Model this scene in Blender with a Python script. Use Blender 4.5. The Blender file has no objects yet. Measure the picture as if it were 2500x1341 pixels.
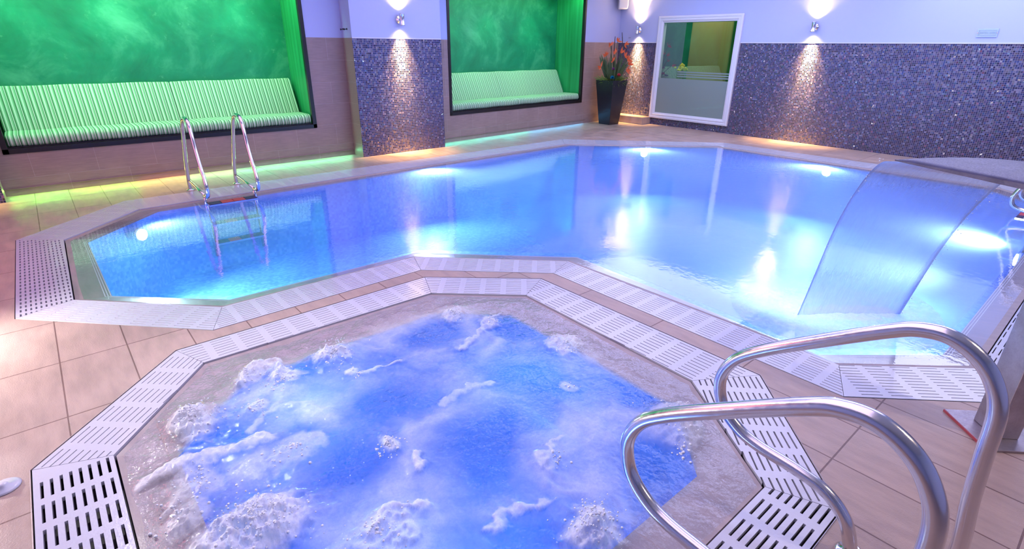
import bpy, bmesh, math, random
import numpy as np
from mathutils import Vector, Matrix, geometry
R = math.radians
random.seed(7)
S = bpy.context.scene
COL = S.collection

# ------------------------------------------------------------------ camera
def cam_axes(yaw, pitch, roll):
    f = Vector((math.sin(yaw)*math.cos(pitch), math.cos(yaw)*math.cos(pitch), -math.sin(pitch)))
    r = Vector((math.cos(yaw), -math.sin(yaw), 0)); d = f.cross(r)
    c, s = math.cos(roll), math.sin(roll)
    return c*r + s*d, -s*r + c*d, f
_r, _d, _f = cam_axes(R(40.71), R(23.08), R(-0.53))
cam = bpy.data.objects.new('camera', bpy.data.cameras.new('camera')); COL.objects.link(cam)
m = Matrix.Identity(4)
m.col[0][:3] = _r; m.col[1][:3] = -_d; m.col[2][:3] = -_f; m.col[3][:3] = (0, 0, 1.6)
cam.matrix_world = m
cam.data.sensor_width = 36; cam.data.lens = 1311.2/2500*36; cam.data.clip_start = .02
S.camera = cam
S.view_settings.view_transform = 'Standard'; S.view_settings.look = 'None'
cy = S.cycles; cy.max_bounces = 6; cy.diffuse_bounces = 2; cy.glossy_bounces = 3; cy.transmission_bounces = 2; cy.transparent_max_bounces = 6
cy.caustics_reflective = False; cy.caustics_refractive = False; cy.use_adaptive_sampling = True; cy.adaptive_threshold = .05; cy.sample_clamp_indirect = 5; cy.use_denoising = True
S.view_settings.exposure = 0.0; S.view_settings.gamma = 1; S.view_settings.use_curve_mapping = False

# ------------------------------------------------------------------ world and lights
W = bpy.data.worlds.new('world'); S.world = W; W.use_nodes = True
W.node_tree.nodes['Background'].inputs[0].default_value = (.30, .30, .62, 1)
W.node_tree.nodes['Background'].inputs[1].default_value = .25

def look(o, to):
    o.rotation_euler = (Vector(to) - o.location).to_track_quat('-Z', 'Y').to_euler()
def area(name, loc, to, sx, sy, power, col, shape='RECTANGLE', spread=180):
    l = bpy.data.lights.new(name, 'AREA'); l.shape = shape; l.size = sx; l.size_y = sy
    l.energy = power; l.color = col; l.spread = R(spread)
    o = bpy.data.objects.new(name, l); COL.objects.link(o); o.location = loc; look(o, to); return o
def spot(name, loc, to, power, col, ang, blend=.6, rad=.03):
    l = bpy.data.lights.new(name, 'SPOT'); l.energy = power; l.color = col
    l.spot_size = R(ang); l.spot_blend = blend; l.shadow_soft_size = rad
    o = bpy.data.objects.new(name, l); COL.objects.link(o); o.location = loc; look(o, to); return o
def point(name, loc, power, col, rad=.05):
    l = bpy.data.lights.new(name, 'POINT'); l.energy = power; l.color = col; l.shadow_soft_size = rad
    o = bpy.data.objects.new(name, l); COL.objects.link(o); o.location = loc; return o

CZ = 2.95
# lavender ambient fill lights added under the unseen ceiling
for i, (x, y, sx, sy, p, c) in enumerate([
        (1.2, 2.0, 3.4, 3.4, 64, (.80, .62, .92)), (1.4, 6.0, 3.2, 2.6, 46, (.76, .46, .78)),
        (5.4, 5.4, 3.4, 3.2, 76, (.62, .58, 1.0)), (8.6, 5.6, 2.6, 3.6, 76, (.62, .62, 1.0)),
        (6.2, 1.6, 4.2, 3.2, 100, (.70, .66, 1.0)), (9.3, 1.6, 1.8, 3.0, 66, (.74, .76, 1.0))]):
    area('ceiling_fill', (x, y, CZ-.03), (x, y, 0), sx, sy, p, c)
# underwater lamps in the pool walls
UW = [((4.07, 6.62, -.13), (3.6, 4.6, -.25)), ((7.97, 5.72, -.12), (6.2, 4.0, -.25)),
      ((8.86, 3.05, -.12), (6.4, 3.0, -.25)), ((6.4, .47, -.14), (6.0, 2.4, -.25)), ((.50, 6.12, -.13), (1.4, 5.0, -.25)),
      ((3.15, 1.25, -.42), (4.4, 1.3, -.4)), ((4.9, .46, -.42), (4.9, 2.4, -.5))]  # last two: unseen fill lamps added to brighten the water and foam
for a, b in UW:
    d = (Vector(b)-Vector(a)).normalized()
    spot('underwater_light', Vector(a)+d*.10, b, 120 if a[0] in (3.15, 4.9) else 260, (.62, .88, 1.0), 170, .9, .07)
    point('underwater_glow', Vector(a)+d*.28-Vector((0, 0, .10)), .5 if a[0] in (3.15, 4.9) else 9, (.55, .86, 1.0), .05)
for a in ((.55, 1.0, -.3), (.7, 2.3, -.3), (1.6, 1.8, -.3)):
    point('hot_tub_fill', a, 7, (.55, .8, 1.0), .10)  # fill lights added under the tub water to brighten its blue
# added, unseen ceiling spots for highlights; low lamp and red wash at left
spot('ceiling_fill_spot', (.2, 4.9, 2.9), (.7, 1.9, 0), 230, (1, .97, .94), 50, .8, .04)
spot('floor_lamp_light', (-1.22, 3.95, .40), (2.2, 1.8, 0), 165, (1, .95, .88), 150, .6, .05)
area('left_wash', (-2.0, 5.4, 1.2), (0, 5.2, 0), 1.2, 3.0, 40, (1, .20, .26))
spot('ceiling_fill_spot', (3.4, -1.5, 2.9), (2.2, .6, 0), 120, (1, .80, .62), 80, .8, .05)

# ------------------------------------------------------------------ materials
MATS = {}
def newmat(name):
    M = bpy.data.materials.new(name); M.use_nodes = True
    nt = M.node_tree; MATS[name] = M
    return M, nt, nt.nodes['Principled BSDF'], nt.nodes['Material Output']
def node(nt, t, **kw):
    n = nt.nodes.new(t)
    for k, v in kw.items():
        if k.startswith('i_'):
            key = k[2:]
            n.inputs[int(key) if key.isdigit() else key].default_value = v
        else: setattr(n, k, v)
    return n
def pbr(name, col, rough=.5, metal=0., **kw):
    M, nt, P, _ = newmat(name)
    P.inputs['Base Color'].default_value = (*col, 1); P.inputs['Roughness'].default_value = rough
    P.inputs['Metallic'].default_value = metal
    for k, v in kw.items(): P.inputs[k].default_value = v
    return M
def objcoord(nt, geo=False):
    if geo: return nt.nodes.new('ShaderNodeNewGeometry').outputs['Position']
    return nt.nodes.new('ShaderNodeTexCoord').outputs['Object']
def maprange(nt, src, a, b, c, d):
    n = node(nt, 'ShaderNodeMapRange', i_1=a, i_2=b, i_3=c, i_4=d); nt.links.new(src, n.inputs[0]); return n.outputs[0]
def noise(nt, vec, scale, detail=3, rough=.5, dist=0):
    n = node(nt, 'ShaderNodeTexNoise'); n.inputs['Scale'].default_value = scale
    n.inputs['Detail'].default_value = detail; n.inputs['Roughness'].default_value = rough; n.inputs['Distortion'].default_value = dist
    nt.links.new(vec, n.inputs['Vector']); return n
def ramp(nt, src, stops, mode='LINEAR'):
    n = nt.nodes.new('ShaderNodeValToRGB'); cr = n.color_ramp; cr.interpolation = mode
    while len(cr.elements) < len(stops): cr.elements.new(.5)
    for e, (p, c) in zip(cr.elements, stops): e.position = p; e.color = (*c, 1)
    nt.links.new(src, n.inputs[0]); return n.outputs[0]
def bump(nt, h, strength, dist, P=None, normal=None):
    b = node(nt, 'ShaderNodeBump'); b.inputs['Strength'].default_value = strength; b.inputs['Distance'].default_value = dist
    nt.links.new(h, b.inputs['Height'])
    if normal: nt.links.new(normal, b.inputs['Normal'])
    if P: nt.links.new(b.outputs[0], P.inputs['Normal'])
    return b.outputs[0]

def mat_tile(name, c1, c2, grout, w, h, off, axes='xy', rough=.45, shift=(0, 0), mortar=.004, nstr=.5):
    """large format tiles: grain along the tile, thin grout"""
    M, nt, P, _ = newmat(name); L = nt.links
    co = objcoord(nt)
    sep = nt.nodes.new('ShaderNodeSeparateXYZ'); L.new(co, sep.inputs[0])
    cmb = nt.nodes.new('ShaderNodeCombineXYZ')
    if axes == 'xy': a, b = sep.outputs[0], sep.outputs[1]
    elif axes == 'xz': a, b = sep.outputs[0], sep.outputs[2]
    else: a, b = sep.outputs[1], sep.outputs[2]
    for src, s, i in ((a, shift[0], 0), (b, shift[1], 1)):
        ad = node(nt, 'ShaderNodeMath', operation='ADD', i_1=s); L.new(src, ad.inputs[0]); L.new(ad.outputs[0], cmb.inputs[i])
    br = node(nt, 'ShaderNodeTexBrick', offset=off, squash=1.0, offset_frequency=2)
    br.inputs['Scale'].default_value = 1; br.inputs['Mortar Size'].default_value = mortar
    br.inputs['Mortar Smooth'].default_value = .1
    br.inputs['Brick Width'].default_value = w; br.inputs['Row Height'].default_value = h
    br.inputs['Color1'].default_value = (*c1, 1); br.inputs['Color2'].default_value = (*c2, 1); br.inputs['Mortar'].default_value = (*grout, 1)
    L.new(cmb.outputs[0], br.inputs['Vector'])
    mp = nt.nodes.new('ShaderNodeMapping'); mp.inputs['Scale'].default_value = (4, 60, 60) if axes != 'xy' else (14, 3, 1)
    L.new(co, mp.inputs[0])
    g = noise(nt, mp.outputs[0], 1.3, 5, .6)
    g2 = noise(nt, co, 3.1, 4, .6)
    mx = node(nt, 'ShaderNodeMix', data_type='RGBA', blend_type='MULTIPLY'); mx.inputs[0].default_value = 1
    L.new(br.outputs['Color'], mx.inputs[6])
    rr = ramp(nt, g.outputs[0], [(.3, (.82, .82, .82)), (.7, (1.08, 1.06, 1.04))]); L.new(rr, mx.inputs[7])
    mx2 = node(nt, 'ShaderNodeMix', data_type='RGBA', blend_type='MULTIPLY'); mx2.inputs[0].default_value = 1
    L.new(mx.outputs[2], mx2.inputs[6])
    L.new(ramp(nt, g2.outputs[0], [(.3, (.9, .9, .9)), (.7, (1.05, 1.05, 1.05))]), mx2.inputs[7])
    L.new(mx2.outputs[2], P.inputs['Base Color'])
    L.new(maprange(nt, g2.outputs[0], .35, .65, rough-.12, rough+.12), P.inputs['Roughness'])
    fine = noise(nt, co, 160, 2, .6)
    b1 = bump(nt, fine.outputs[0], nstr, .002)
    inv = node(nt, 'ShaderNodeMath', operation='SUBTRACT', i_0=1.0); L.new(br.outputs['Fac'], inv.inputs[1])
    bump(nt, inv.outputs[0], .8, .003, P, b1)
    return M

def mat_mosaic(name, cols, grout, size, tilt, rough, axes, mortar=.0018, metal=.0, geo=False):
    """small glass tiles, each with its own colour and a slightly different tilt"""
    M, nt, P, _ = newmat(name); L = nt.links
    co = objcoord(nt, geo)
    sep = nt.nodes.new('ShaderNodeSeparateXYZ'); L.new(co, sep.inputs[0])
    cmb = nt.nodes.new('ShaderNodeCombineXYZ')
    ax = {'xz': (0, 2), 'yz': (1, 2), 'xy': (0, 1)}[axes]
    L.new(sep.outputs[ax[0]], cmb.inputs[0]); L.new(sep.outputs[ax[1]], cmb.inputs[1])
    sc = node(nt, 'ShaderNodeVectorMath', operation='SCALE'); sc.inputs['Scale'].default_value = 1/size; L.new(cmb.outputs[0], sc.inputs[0])
    fl = node(nt, 'ShaderNodeVectorMath', operation='FLOOR'); L.new(sc.outputs[0], fl.inputs[0])
    fr = node(nt, 'ShaderNodeVectorMath', operation='FRACTION'); L.new(sc.outputs[0], fr.inputs[0])
    wn = node(nt, 'ShaderNodeTexWhiteNoise', noise_dimensions='2D'); L.new(fl.outputs[0], wn.inputs['Vector'])
    # tile mask
    s2 = nt.nodes.new('ShaderNodeSeparateXYZ'); L.new(fr.outputs[0], s2.inputs[0])
    ms = []
    for i in (0, 1):
        a = node(nt, 'ShaderNodeMath', operation='SUBTRACT', i_1=.5); L.new(s2.outputs[i], a.inputs[0])
        b = node(nt, 'ShaderNodeMath', operation='ABSOLUTE'); L.new(a.outputs[0], b.inputs[0]); ms.append(b.outputs[0])
    mxm = node(nt, 'ShaderNodeMath', operation='MAXIMUM'); L.new(ms[0], mxm.inputs[0]); L.new(ms[1], mxm.inputs[1])
    mask = node(nt, 'ShaderNodeMath', operation='LESS_THAN', i_1=.5-mortar/size); L.new(mxm.outputs[0], mask.inputs[0])
    col = ramp(nt, wn.outputs['Value'], cols, 'CONSTANT')
    mx = node(nt, 'ShaderNodeMix', data_type='RGBA'); L.new(mask.outputs[0], mx.inputs[0]); mx.inputs[6].default_value = (*grout, 1); L.new(col, mx.inputs[7])
    L.new(mx.outputs[2], P.inputs['Base Color'])
    P.inputs['IOR'].default_value = 1.7
    rg = node(nt, 'ShaderNodeMix', data_type='FLOAT'); L.new(mask.outputs[0], rg.inputs[0]); rg.inputs[2].default_value = .8; rg.inputs[3].default_value = rough
    L.new(rg.outputs[0], P.inputs['Roughness'])
    P.inputs['Metallic'].default_value = metal
    # tilt
    g = nt.nodes.new('ShaderNodeNewGeometry')
    c = node(nt, 'ShaderNodeVectorMath', operation='SUBTRACT'); c.inputs[1].default_value = (.5, .5, .5); L.new(wn.outputs['Color'], c.inputs[0])
    s3 = node(nt, 'ShaderNodeVectorMath', operation='SCALE'); s3.inputs['Scale'].default_value = tilt; L.new(c.outputs[0], s3.inputs[0])
    s4 = node(nt, 'ShaderNodeVectorMath', operation='SCALE'); L.new(s3.outputs[0], s4.inputs[0]); L.new(mask.outputs[0], s4.inputs['Scale'])
    ad = node(nt, 'ShaderNodeVectorMath', operation='ADD'); L.new(g.outputs['Normal'], ad.inputs[0]); L.new(s4.outputs[0], ad.inputs[1])
    nn = node(nt, 'ShaderNodeVectorMath', operation='NORMALIZE'); L.new(ad.outputs[0], nn.inputs[0])
    L.new(nn.outputs[0], P.inputs['Normal'])
    return M

mat_tile('floor_tile', (.50, .37, .325), (.46, .34, .30), (.20, .12, .11), .305, .60, 0, 'xy', .40, (.235, -.47), .0035, .6)
mat_tile('lip_tile', (.40, .32, .33), (.37, .30, .31), (.40, .30, .29), .305, .60, 0, 'xy', .42, (.235, -.47), .0035, .3)
mat_tile('wall_tile', (.40, .29, .28), (.37, .27, .26), (.52, .42, .44), .60, .30, .5, 'xz', .4, (0, -.185), .0022, .05)
mat_tile('wall_tile_side', (.40, .29, .28), (.37, .27, .26), (.52, .42, .44), .60, .30, .5, 'yz', .4, (0, -.185), .0022, .05)
mat_tile('ledge_tile', (.50, .37, .325), (.46, .34, .30), (.55, .45, .42), .60, .60, 0, 'xy', .4, (0, 0), .002, .1)
MC = [(0, (.012, .014, .05)), (.25, (.02, .03, .11)), (.5, (.035, .03, .09)), (.7, (.06, .05, .13)), (.85, (.015, .04, .16)), (.95, (.11, .09, .17))]
mat_mosaic('mosaic_left', MC, (.25, .20, .31), .0262, .62, .15, 'xz', .0019)
mat_mosaic('mosaic_right', MC, (.25, .20, .31), .0262, .62, .15, 'yz', .0019)
PC = [(0, (.045, .17, .80)), (.3, (.06, .21, .86)), (.6, (.035, .14, .72)), (.8, (.10, .27, .90))]
def mat_basin(name, cols):
    M, nt, P, _ = newmat(name); L = nt.links; co = objcoord(nt, True)
    sc = node(nt, 'ShaderNodeVectorMath', operation='SCALE'); sc.inputs['Scale'].default_value = 1/.03; L.new(co, sc.inputs[0])
    fl = node(nt, 'ShaderNodeVectorMath', operation='FLOOR'); L.new(sc.outputs[0], fl.inputs[0])
    wn = node(nt, 'ShaderNodeTexWhiteNoise', noise_dimensions='3D'); L.new(fl.outputs[0], wn.inputs['Vector'])
    L.new(ramp(nt, wn.outputs['Value'], cols, 'CONSTANT'), P.inputs['Base Color']); P.inputs['Roughness'].default_value = .5
mat_basin('pool_mosaic', [(0, (.10, .27, .86)), (.3, (.12, .31, .90)), (.6, (.08, .23, .82)), (.8, (.16, .36, .92))])
mat_basin('spa_mosaic', [(0, (.06, .20, .70)), (.5, (.065, .22, .74)), (.8, (.075, .24, .76))])
pbr('wall_paint', (.50, .56, .90), .6)
pbr('white_plastic', (.60, .60, .70), .25)
pbr('white_frame', (.80, .80, .90), .35)
pbr('dark_gutter', (.05, .045, .06), .6)
pbr('black_frame', (.015, .012, .014), .3)
pbr('black_pot', (.013, .012, .022), .35)
pbr('chrome', (.78, .75, .76), .12, 1)
pbr('lamp_metal', (.75, .75, .80), .2, 1)
pbr('dark_room', (.05, .06, .06), .8)
pbr('ceiling_paint', (.7, .7, .8), .8)
pbr('stem_green', (.06, .10, .035), .5)
pbr('grass_green', (.16, .26, .05), .5)
pbr('orange_petal', (.85, .16, .05), .45)
pbr('red_petal', (.6, .03, .06), .45)
pbr('purple_petal', (.22, .03, .22), .45)
pbr('blue_bloom', (.0, .16, .30), .3)
pbr('yellow_petal', (.9, .75, .05), .5)
pbr('brown_branch', (.07, .04, .045), .6)
pbr('tread_red', (.50, .05, .08), .5)
pbr('tread_dark', (.04, .02, .10), .5)
pbr('tan_column', (.42, .30, .10), .7)
pbr('green_paint', (.02, .42, .16), .6)
pbr('speaker_white', (.8, .78, .8), .4)
pbr('rubber_red', (.45, .08, .10), .5)

def mat_brushed(nm, ca, cb):
    M, nt, P, _ = newmat(nm); L = nt.links
    P.inputs['Metallic'].default_value = 1
    co = objcoord(nt)
    n = noise(nt, co, 9, 6, .65); n2 = noise(nt, co, 140, 2, .7)
    L.new(ramp(nt, n.outputs[0], [(.3, ca), (.7, cb)]), P.inputs['Base Color'])
    L.new(maprange(nt, n2.outputs[0], .3, .7, .38, .58), P.inputs['Roughness'])
    bump(nt, n2.outputs[0], .12, .002, P)
mat_brushed('brushed_steel', (.36, .31, .32), (.5, .45, .48)); mat_brushed('dull_steel', (.085, .075, .11), (.125, .11, .16))
def mat_rail():
    M, nt, P, _ = newmat('rail_steel'); L = nt.links
    P.inputs['Metallic'].default_value = 1
    P.inputs['Base Color'].default_value = (.74, .70, .70, 1)
    n2 = noise(nt, objcoord(nt), 60, 4, .7)
    L.new(maprange(nt, n2.outputs[0], .3, .7, .13, .26), P.inputs['Roughness'])
    bump(nt, n2.outputs[0], .04, .002, P)
mat_rail()

def mat_green():
    """polished green plaster with cloudy trowel marks"""
    M, nt, P, _ = newmat('green_plaster'); L = nt.links
    co = objcoord(nt)
    n = noise(nt, co, 1.4, 6, .65, .6); n2 = noise(nt, co, 9, 5, .7)
    c = ramp(nt, n.outputs[0], [(.25, (.003, .15, .075)), (.5, (.010, .25, .125)), (.72, (.09, .42, .24))])
    mx = node(nt, 'ShaderNodeMix', data_type='RGBA', blend_type='SCREEN'); L.new(c, mx.inputs[6])
    L.new(ramp(nt, n2.outputs[0], [(.62, (0, 0, 0)), (.8, (.16, .34, .2))]), mx.inputs[7]); mx.inputs[0].default_value = .6
    L.new(mx.outputs[2], P.inputs['Base Color'])
    L.new(maprange(nt, n2.outputs[0], .35, .65, .3, .55), P.inputs['Roughness'])
    bump(nt, n2.outputs[0], .15, .01, P)
mat_green()
def mat_curtain_green():
    M, nt, P, _ = newmat('green_side'); L = nt.links
    co = objcoord(nt)
    mp = nt.nodes.new('ShaderNodeMapping'); mp.inputs['Scale'].default_value = (14, 14, .5); L.new(co, mp.inputs[0])
    n = noise(nt, mp.outputs[0], 1, 3)
    L.new(ramp(nt, n.outputs[0], [(.3, (.01, .25, .07)), (.7, (.03, .42, .16))]), P.inputs['Base Color'])
    P.inputs['Roughness'].default_value = .45
mat_curtain_green()
def mat_stripe():
    M, nt, P, _ = newmat('striped_fabric'); L = nt.links
    co = objcoord(nt)
    sep = nt.nodes.new('ShaderNodeSeparateXYZ'); L.new(co, sep.inputs[0])
    a = node(nt, 'ShaderNodeMath', operation='MULTIPLY', i_1=1/.098); L.new(sep.outputs[0], a.inputs[0])
    f = node(nt, 'ShaderNodeMath', operation='FRACT'); L.new(a.outputs[0], f.inputs[0])
    w = (.66, .76, .62); g = (.10, .30, .13); lg = (.30, .54, .32); d = (.02, .08, .03)
    c = ramp(nt, f.outputs[0], [(0, w), (.12, lg), (.24, g), (.36, d), (.40, w), (.50, lg), (.64, g), (.72, w), (.80, d), (.85, g), (.93, lg)], 'CONSTANT')
    L.new(c, P.inputs['Base Color']); P.inputs['Roughness'].default_value = .85
    n = noise(nt, co, 300, 2); bump(nt, n.outputs[0], .2, .002, P)
mat_stripe()

def mat_water(name, tint, haze, hazecol, bump_s, scale, ior=1.33, rough=.02, foam=False, grad=None, gloss=True):
    """water: mirror by fresnel over a clear tinted body; where it is deep, micro bubbles scatter light (haze)"""
    M = bpy.data.materials.new(name); M.use_nodes = True; nt = M.node_tree; nt.nodes.clear(); MATS[name] = M; L = nt.links
    out = nt.nodes.new('ShaderNodeOutputMaterial')
    co = objcoord(nt, True)
    n1 = noise(nt, co, scale, 3, .55, .4); n2 = noise(nt, co, scale*4.2, 2, .5)
    ad = node(nt, 'ShaderNodeMath', operation='MULTIPLY_ADD', i_1=.35); L.new(n2.outputs[0], ad.inputs[0]); L.new(n1.outputs[0], ad.inputs[2])
    nb = bump(nt, ad.outputs[0], bump_s, .02)
    deep = node(nt, 'ShaderNodeAttribute', attribute_name='deep').outputs['Fac']
    tr = nt.nodes.new('ShaderNodeBsdfTransparent')
    tm = node(nt, 'ShaderNodeMix', data_type='RGBA'); L.new(deep, tm.inputs[0]); tm.inputs[6].default_value = (.96, .97, 1, 1); tm.inputs[7].default_value = (*tint, 1)
    L.new(tm.outputs[2], tr.inputs[0])
    df = nt.nodes.new('ShaderNodeBsdfDiffuse'); df.inputs[0].default_value = (*hazecol, 1)
    tl = nt.nodes.new('ShaderNodeBsdfTranslucent'); tl.inputs[0].default_value = (*hazecol, 1)
    hz = nt.nodes.new('ShaderNodeMixShader'); hz.inputs[0].default_value = .6; L.new(df.outputs[0], hz.inputs[1]); L.new(tl.outputs[0], hz.inputs[2])
    gl = nt.nodes.new('ShaderNodeBsdfGlossy'); gl.inputs[0].default_value = (.95, .97, 1, 1); gl.inputs['Roughness'].default_value = rough; L.new(nb, gl.inputs['Normal'])
    gi = nt.nodes.new('ShaderNodeNewGeometry')
    dp = node(nt, 'ShaderNodeVectorMath', operation='DOT_PRODUCT'); L.new(nb, dp.inputs[0]); L.new(gi.outputs['Incoming'], dp.inputs[1])
    ab = node(nt, 'ShaderNodeMath', operation='ABSOLUTE'); L.new(dp.outputs['Value'], ab.inputs[0])
    om = node(nt, 'ShaderNodeMath', operation='SUBTRACT', i_0=1.0, use_clamp=True); L.new(ab.outputs[0], om.inputs[1])
    pw = node(nt, 'ShaderNodeMath', operation='POWER', i_1=3.3); L.new(om.outputs[0], pw.inputs[0])
    fr = node(nt, 'ShaderNodeMath', operation='MULTIPLY_ADD', i_1=1-ior, i_2=ior, use_clamp=True); L.new(pw.outputs[0], fr.inputs[0])
    m1 = nt.nodes.new('ShaderNodeMixShader'); L.new(tr.outputs[0], m1.inputs[1]); L.new(hz.outputs[0], m1.inputs[2])
    big = noise(nt, co, .8, 4, .6, 1.2)
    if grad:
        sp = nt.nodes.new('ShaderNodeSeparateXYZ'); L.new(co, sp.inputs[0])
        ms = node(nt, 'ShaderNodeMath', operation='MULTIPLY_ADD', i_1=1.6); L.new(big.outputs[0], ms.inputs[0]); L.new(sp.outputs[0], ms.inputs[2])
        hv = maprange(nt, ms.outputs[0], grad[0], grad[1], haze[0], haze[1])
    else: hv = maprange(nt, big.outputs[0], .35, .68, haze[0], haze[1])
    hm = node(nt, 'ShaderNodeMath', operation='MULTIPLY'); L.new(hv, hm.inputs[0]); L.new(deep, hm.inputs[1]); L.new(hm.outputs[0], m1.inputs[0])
    m2 = nt.nodes.new('ShaderNodeMixShader'); L.new(fr.outputs[0], m2.inputs[0]); L.new(m1.outputs[0], m2.inputs[1]); L.new(gl.outputs[0], m2.inputs[2])
    last = m2.outputs[0] if gloss else tr.outputs[0]
    if foam:
        at = node(nt, 'ShaderNodeAttribute', attribute_name='foam')
        fn = noise(nt, co, 70, 4, .8); fn2 = noise(nt, co, 10, 5, .65, .8)
        a1 = node(nt, 'ShaderNodeMath', operation='MULTIPLY_ADD', i_1=.7, i_2=-.35); L.new(fn2.outputs[0], a1.inputs[0])
        a2 = node(nt, 'ShaderNodeMath', operation='MULTIPLY_ADD', i_1=.9, i_2=-.45); L.new(fn.outputs[0], a2.inputs[0])
        sm = node(nt, 'ShaderNodeMath', operation='ADD'); L.new(a1.outputs[0], sm.inputs[0]); L.new(a2.outputs[0], sm.inputs[1])
        k = node(nt, 'ShaderNodeMath', operation='MULTIPLY'); L.new(sm.outputs[0], k.inputs[0]); L.new(at.outputs['Fac'], k.inputs[1])
        t = node(nt, 'ShaderNodeMath', operation='ADD', use_clamp=True); L.new(k.outputs[0], t.inputs[0]); L.new(at.outputs['Fac'], t.inputs[1])
        fo = nt.nodes.new('ShaderNodeBsdfPrincipled'); fo.inputs['Base Color'].default_value = (.93, .94, .99, 1); fo.inputs['Roughness'].default_value = .3
        fb = bump(nt, fn.outputs[0], .5, .006); L.new(fb, fo.inputs['Normal'])
        ft = nt.nodes.new('ShaderNodeBsdfTranslucent'); ft.inputs[0].default_value = (.9, .93, 1, 1)
        fm = nt.nodes.new('ShaderNodeMixShader'); fm.inputs[0].default_value = .3; L.new(fo.outputs[0], fm.inputs[1]); L.new(ft.outputs[0], fm.inputs[2])
        m3 = nt.nodes.new('ShaderNodeMixShader'); L.new(t.outputs[0], m3.inputs[0]); L.new(last, m3.inputs[1]); L.new(fm.outputs[0], m3.inputs[2])
        last = m3.outputs[0]
    L.new(last, out.inputs[0])
    return M
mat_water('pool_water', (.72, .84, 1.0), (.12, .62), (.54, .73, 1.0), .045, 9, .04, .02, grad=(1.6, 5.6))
mat_water('spa_water', (.62, .80, 1.0), (.50, .66), (.10, .33, .80), .5, 16, .03, .06, foam=True)

def mat_film(name, col, alpha, rough=.35, streak=None):
    M = bpy.data.materials.new(name); M.use_nodes = True; nt = M.node_tree; P = nt.nodes['Principled BSDF']; MATS[name] = M; L = nt.links
    P.inputs['Base Color'].default_value = (*col, 1); P.inputs['Roughness'].default_value = rough
    P.inputs['Alpha'].default_value = alpha
    if streak:
        at = nt.nodes.new('ShaderNodeAttribute'); at.attribute_name = 'foam'
        uv = nt.nodes.new('ShaderNodeUVMap'); uv.uv_map = 'UVMap'
        mp = nt.nodes.new('ShaderNodeMapping'); mp.inputs['Scale'].default_value = (26, 5, 1); L.new(uv.outputs[0], mp.inputs[0])
        n = noise(nt, mp.outputs[0], 2.2, 5, .65, .3)
        a = node(nt, 'ShaderNodeMath', operation='MULTIPLY_ADD', i_1=streak, i_2=-streak*.5); L.new(n.outputs[0], a.inputs[0])
        mu = node(nt, 'ShaderNodeMath', operation='ADD', use_clamp=True); L.new(a.outputs[0], mu.inputs[0]); L.new(at.outputs['Fac'], mu.inputs[1])
        L.new(mu.outputs[0], P.inputs['Alpha']); bump(nt, n.outputs[0], .4, .01, P)
    return M
mat_film('curtain_water', (.52, .64, 1.0), .3, .15, .35)
mat_film('frosted_film', (.27, .35, .34), .86, .6)
mat_film('acrylic', (.62, .80, .86), .55, .15)
pbr('sign_grey', (.35, .45, .60), .5)
pbr('foam_white', (.88, .90, .97), .3)
def mat_glass():
    M = bpy.data.materials.new('window_glass'); M.use_nodes = True; nt = M.node_tree; nt.nodes.clear(); MATS['window_glass'] = M; L = nt.links
    out = nt.nodes.new('ShaderNodeOutputMaterial'); t = nt.nodes.new('ShaderNodeBsdfTransparent'); t.inputs[0].default_value = (.8, .88, .84, 1)
    g = nt.nodes.new('ShaderNodeBsdfGlossy'); g.inputs['Roughness'].default_value = .01
    m = nt.nodes.new('ShaderNodeMixShader'); m.inputs[0].default_value = .24
    L.new(t.outputs[0], m.inputs[1]); L.new(g.outputs[0], m.inputs[2]); L.new(m.outputs[0], out.inputs[0])
mat_glass()
def emit(name, col, s):
    M = bpy.data.materials.new(name); M.use_nodes = True; P = M.node_tree.nodes['Principled BSDF']
    P.inputs['Base Color'].default_value = (*col, 1); P.inputs['Emission Color'].default_value = (*col, 1); P.inputs['Emission Strength'].default_value = s; MATS[name] = M
emit('uw_lens', (.75, .93, 1.0), 9); emit('warm_lens', (1, .85, .6), 12)

# ------------------------------------------------------------------ mesh helpers
def obj(name, bm, mats, parent=None, loc=None, rot=None, smooth=False):
    me = bpy.data.meshes.new(name); bm.normal_update(); bm.to_mesh(me); bm.free()
    if isinstance(mats, str): mats = [mats]
    for k in mats: me.materials.append(MATS[k])
    o = bpy.data.objects.new(name, me); COL.objects.link(o)
    if parent: o.parent = parent
    if loc: o.location = loc
    if rot is not None: o.rotation_euler = (0, 0, rot)
    if smooth:
        for p in me.polygons: p.use_smooth = True
    return o
def tag(o, label=None, cat=None, group=None, kind=None):
    if label: o['label'] = label
    if cat: o['category'] = cat
    if group: o['group'] = group
    if kind: o['kind'] = kind
    return o
def thing(name, label, cat, loc=(0, 0, 0), rz=0, group=None):
    o = bpy.data.objects.new(name, None); COL.objects.link(o); o.location = loc; o.rotation_euler = (0, 0, rz); o.empty_display_size = .1
    return tag(o, label, cat, group)
def box(bm, x0, x1, y0, y1, z0, z1, mi=0):
    v = [bm.verts.new((x, y, z)) for z in (z0, z1) for y in (y0, y1) for x in (x0, x1)]
    for f in ((0, 2, 3, 1), (4, 5, 7, 6), (0, 1, 5, 4), (2, 6, 7, 3), (0, 4, 6, 2), (1, 3, 7, 5)):
        bm.faces.new([v[i] for i in f]).material_index = mi
def quad(bm, *pts, mi=0):
    f = bm.faces.new([bm.verts.new(p) for p in pts]); f.material_index = mi; return f
def ring(bm, A, B, za, zb, mi=0):
    n = len(A)
    for i in range(n):
        j = (i+1) % n
        quad(bm, (*A[i], za), (*A[j], za), (*B[j], zb), (*B[i], zb), mi=mi)
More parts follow.
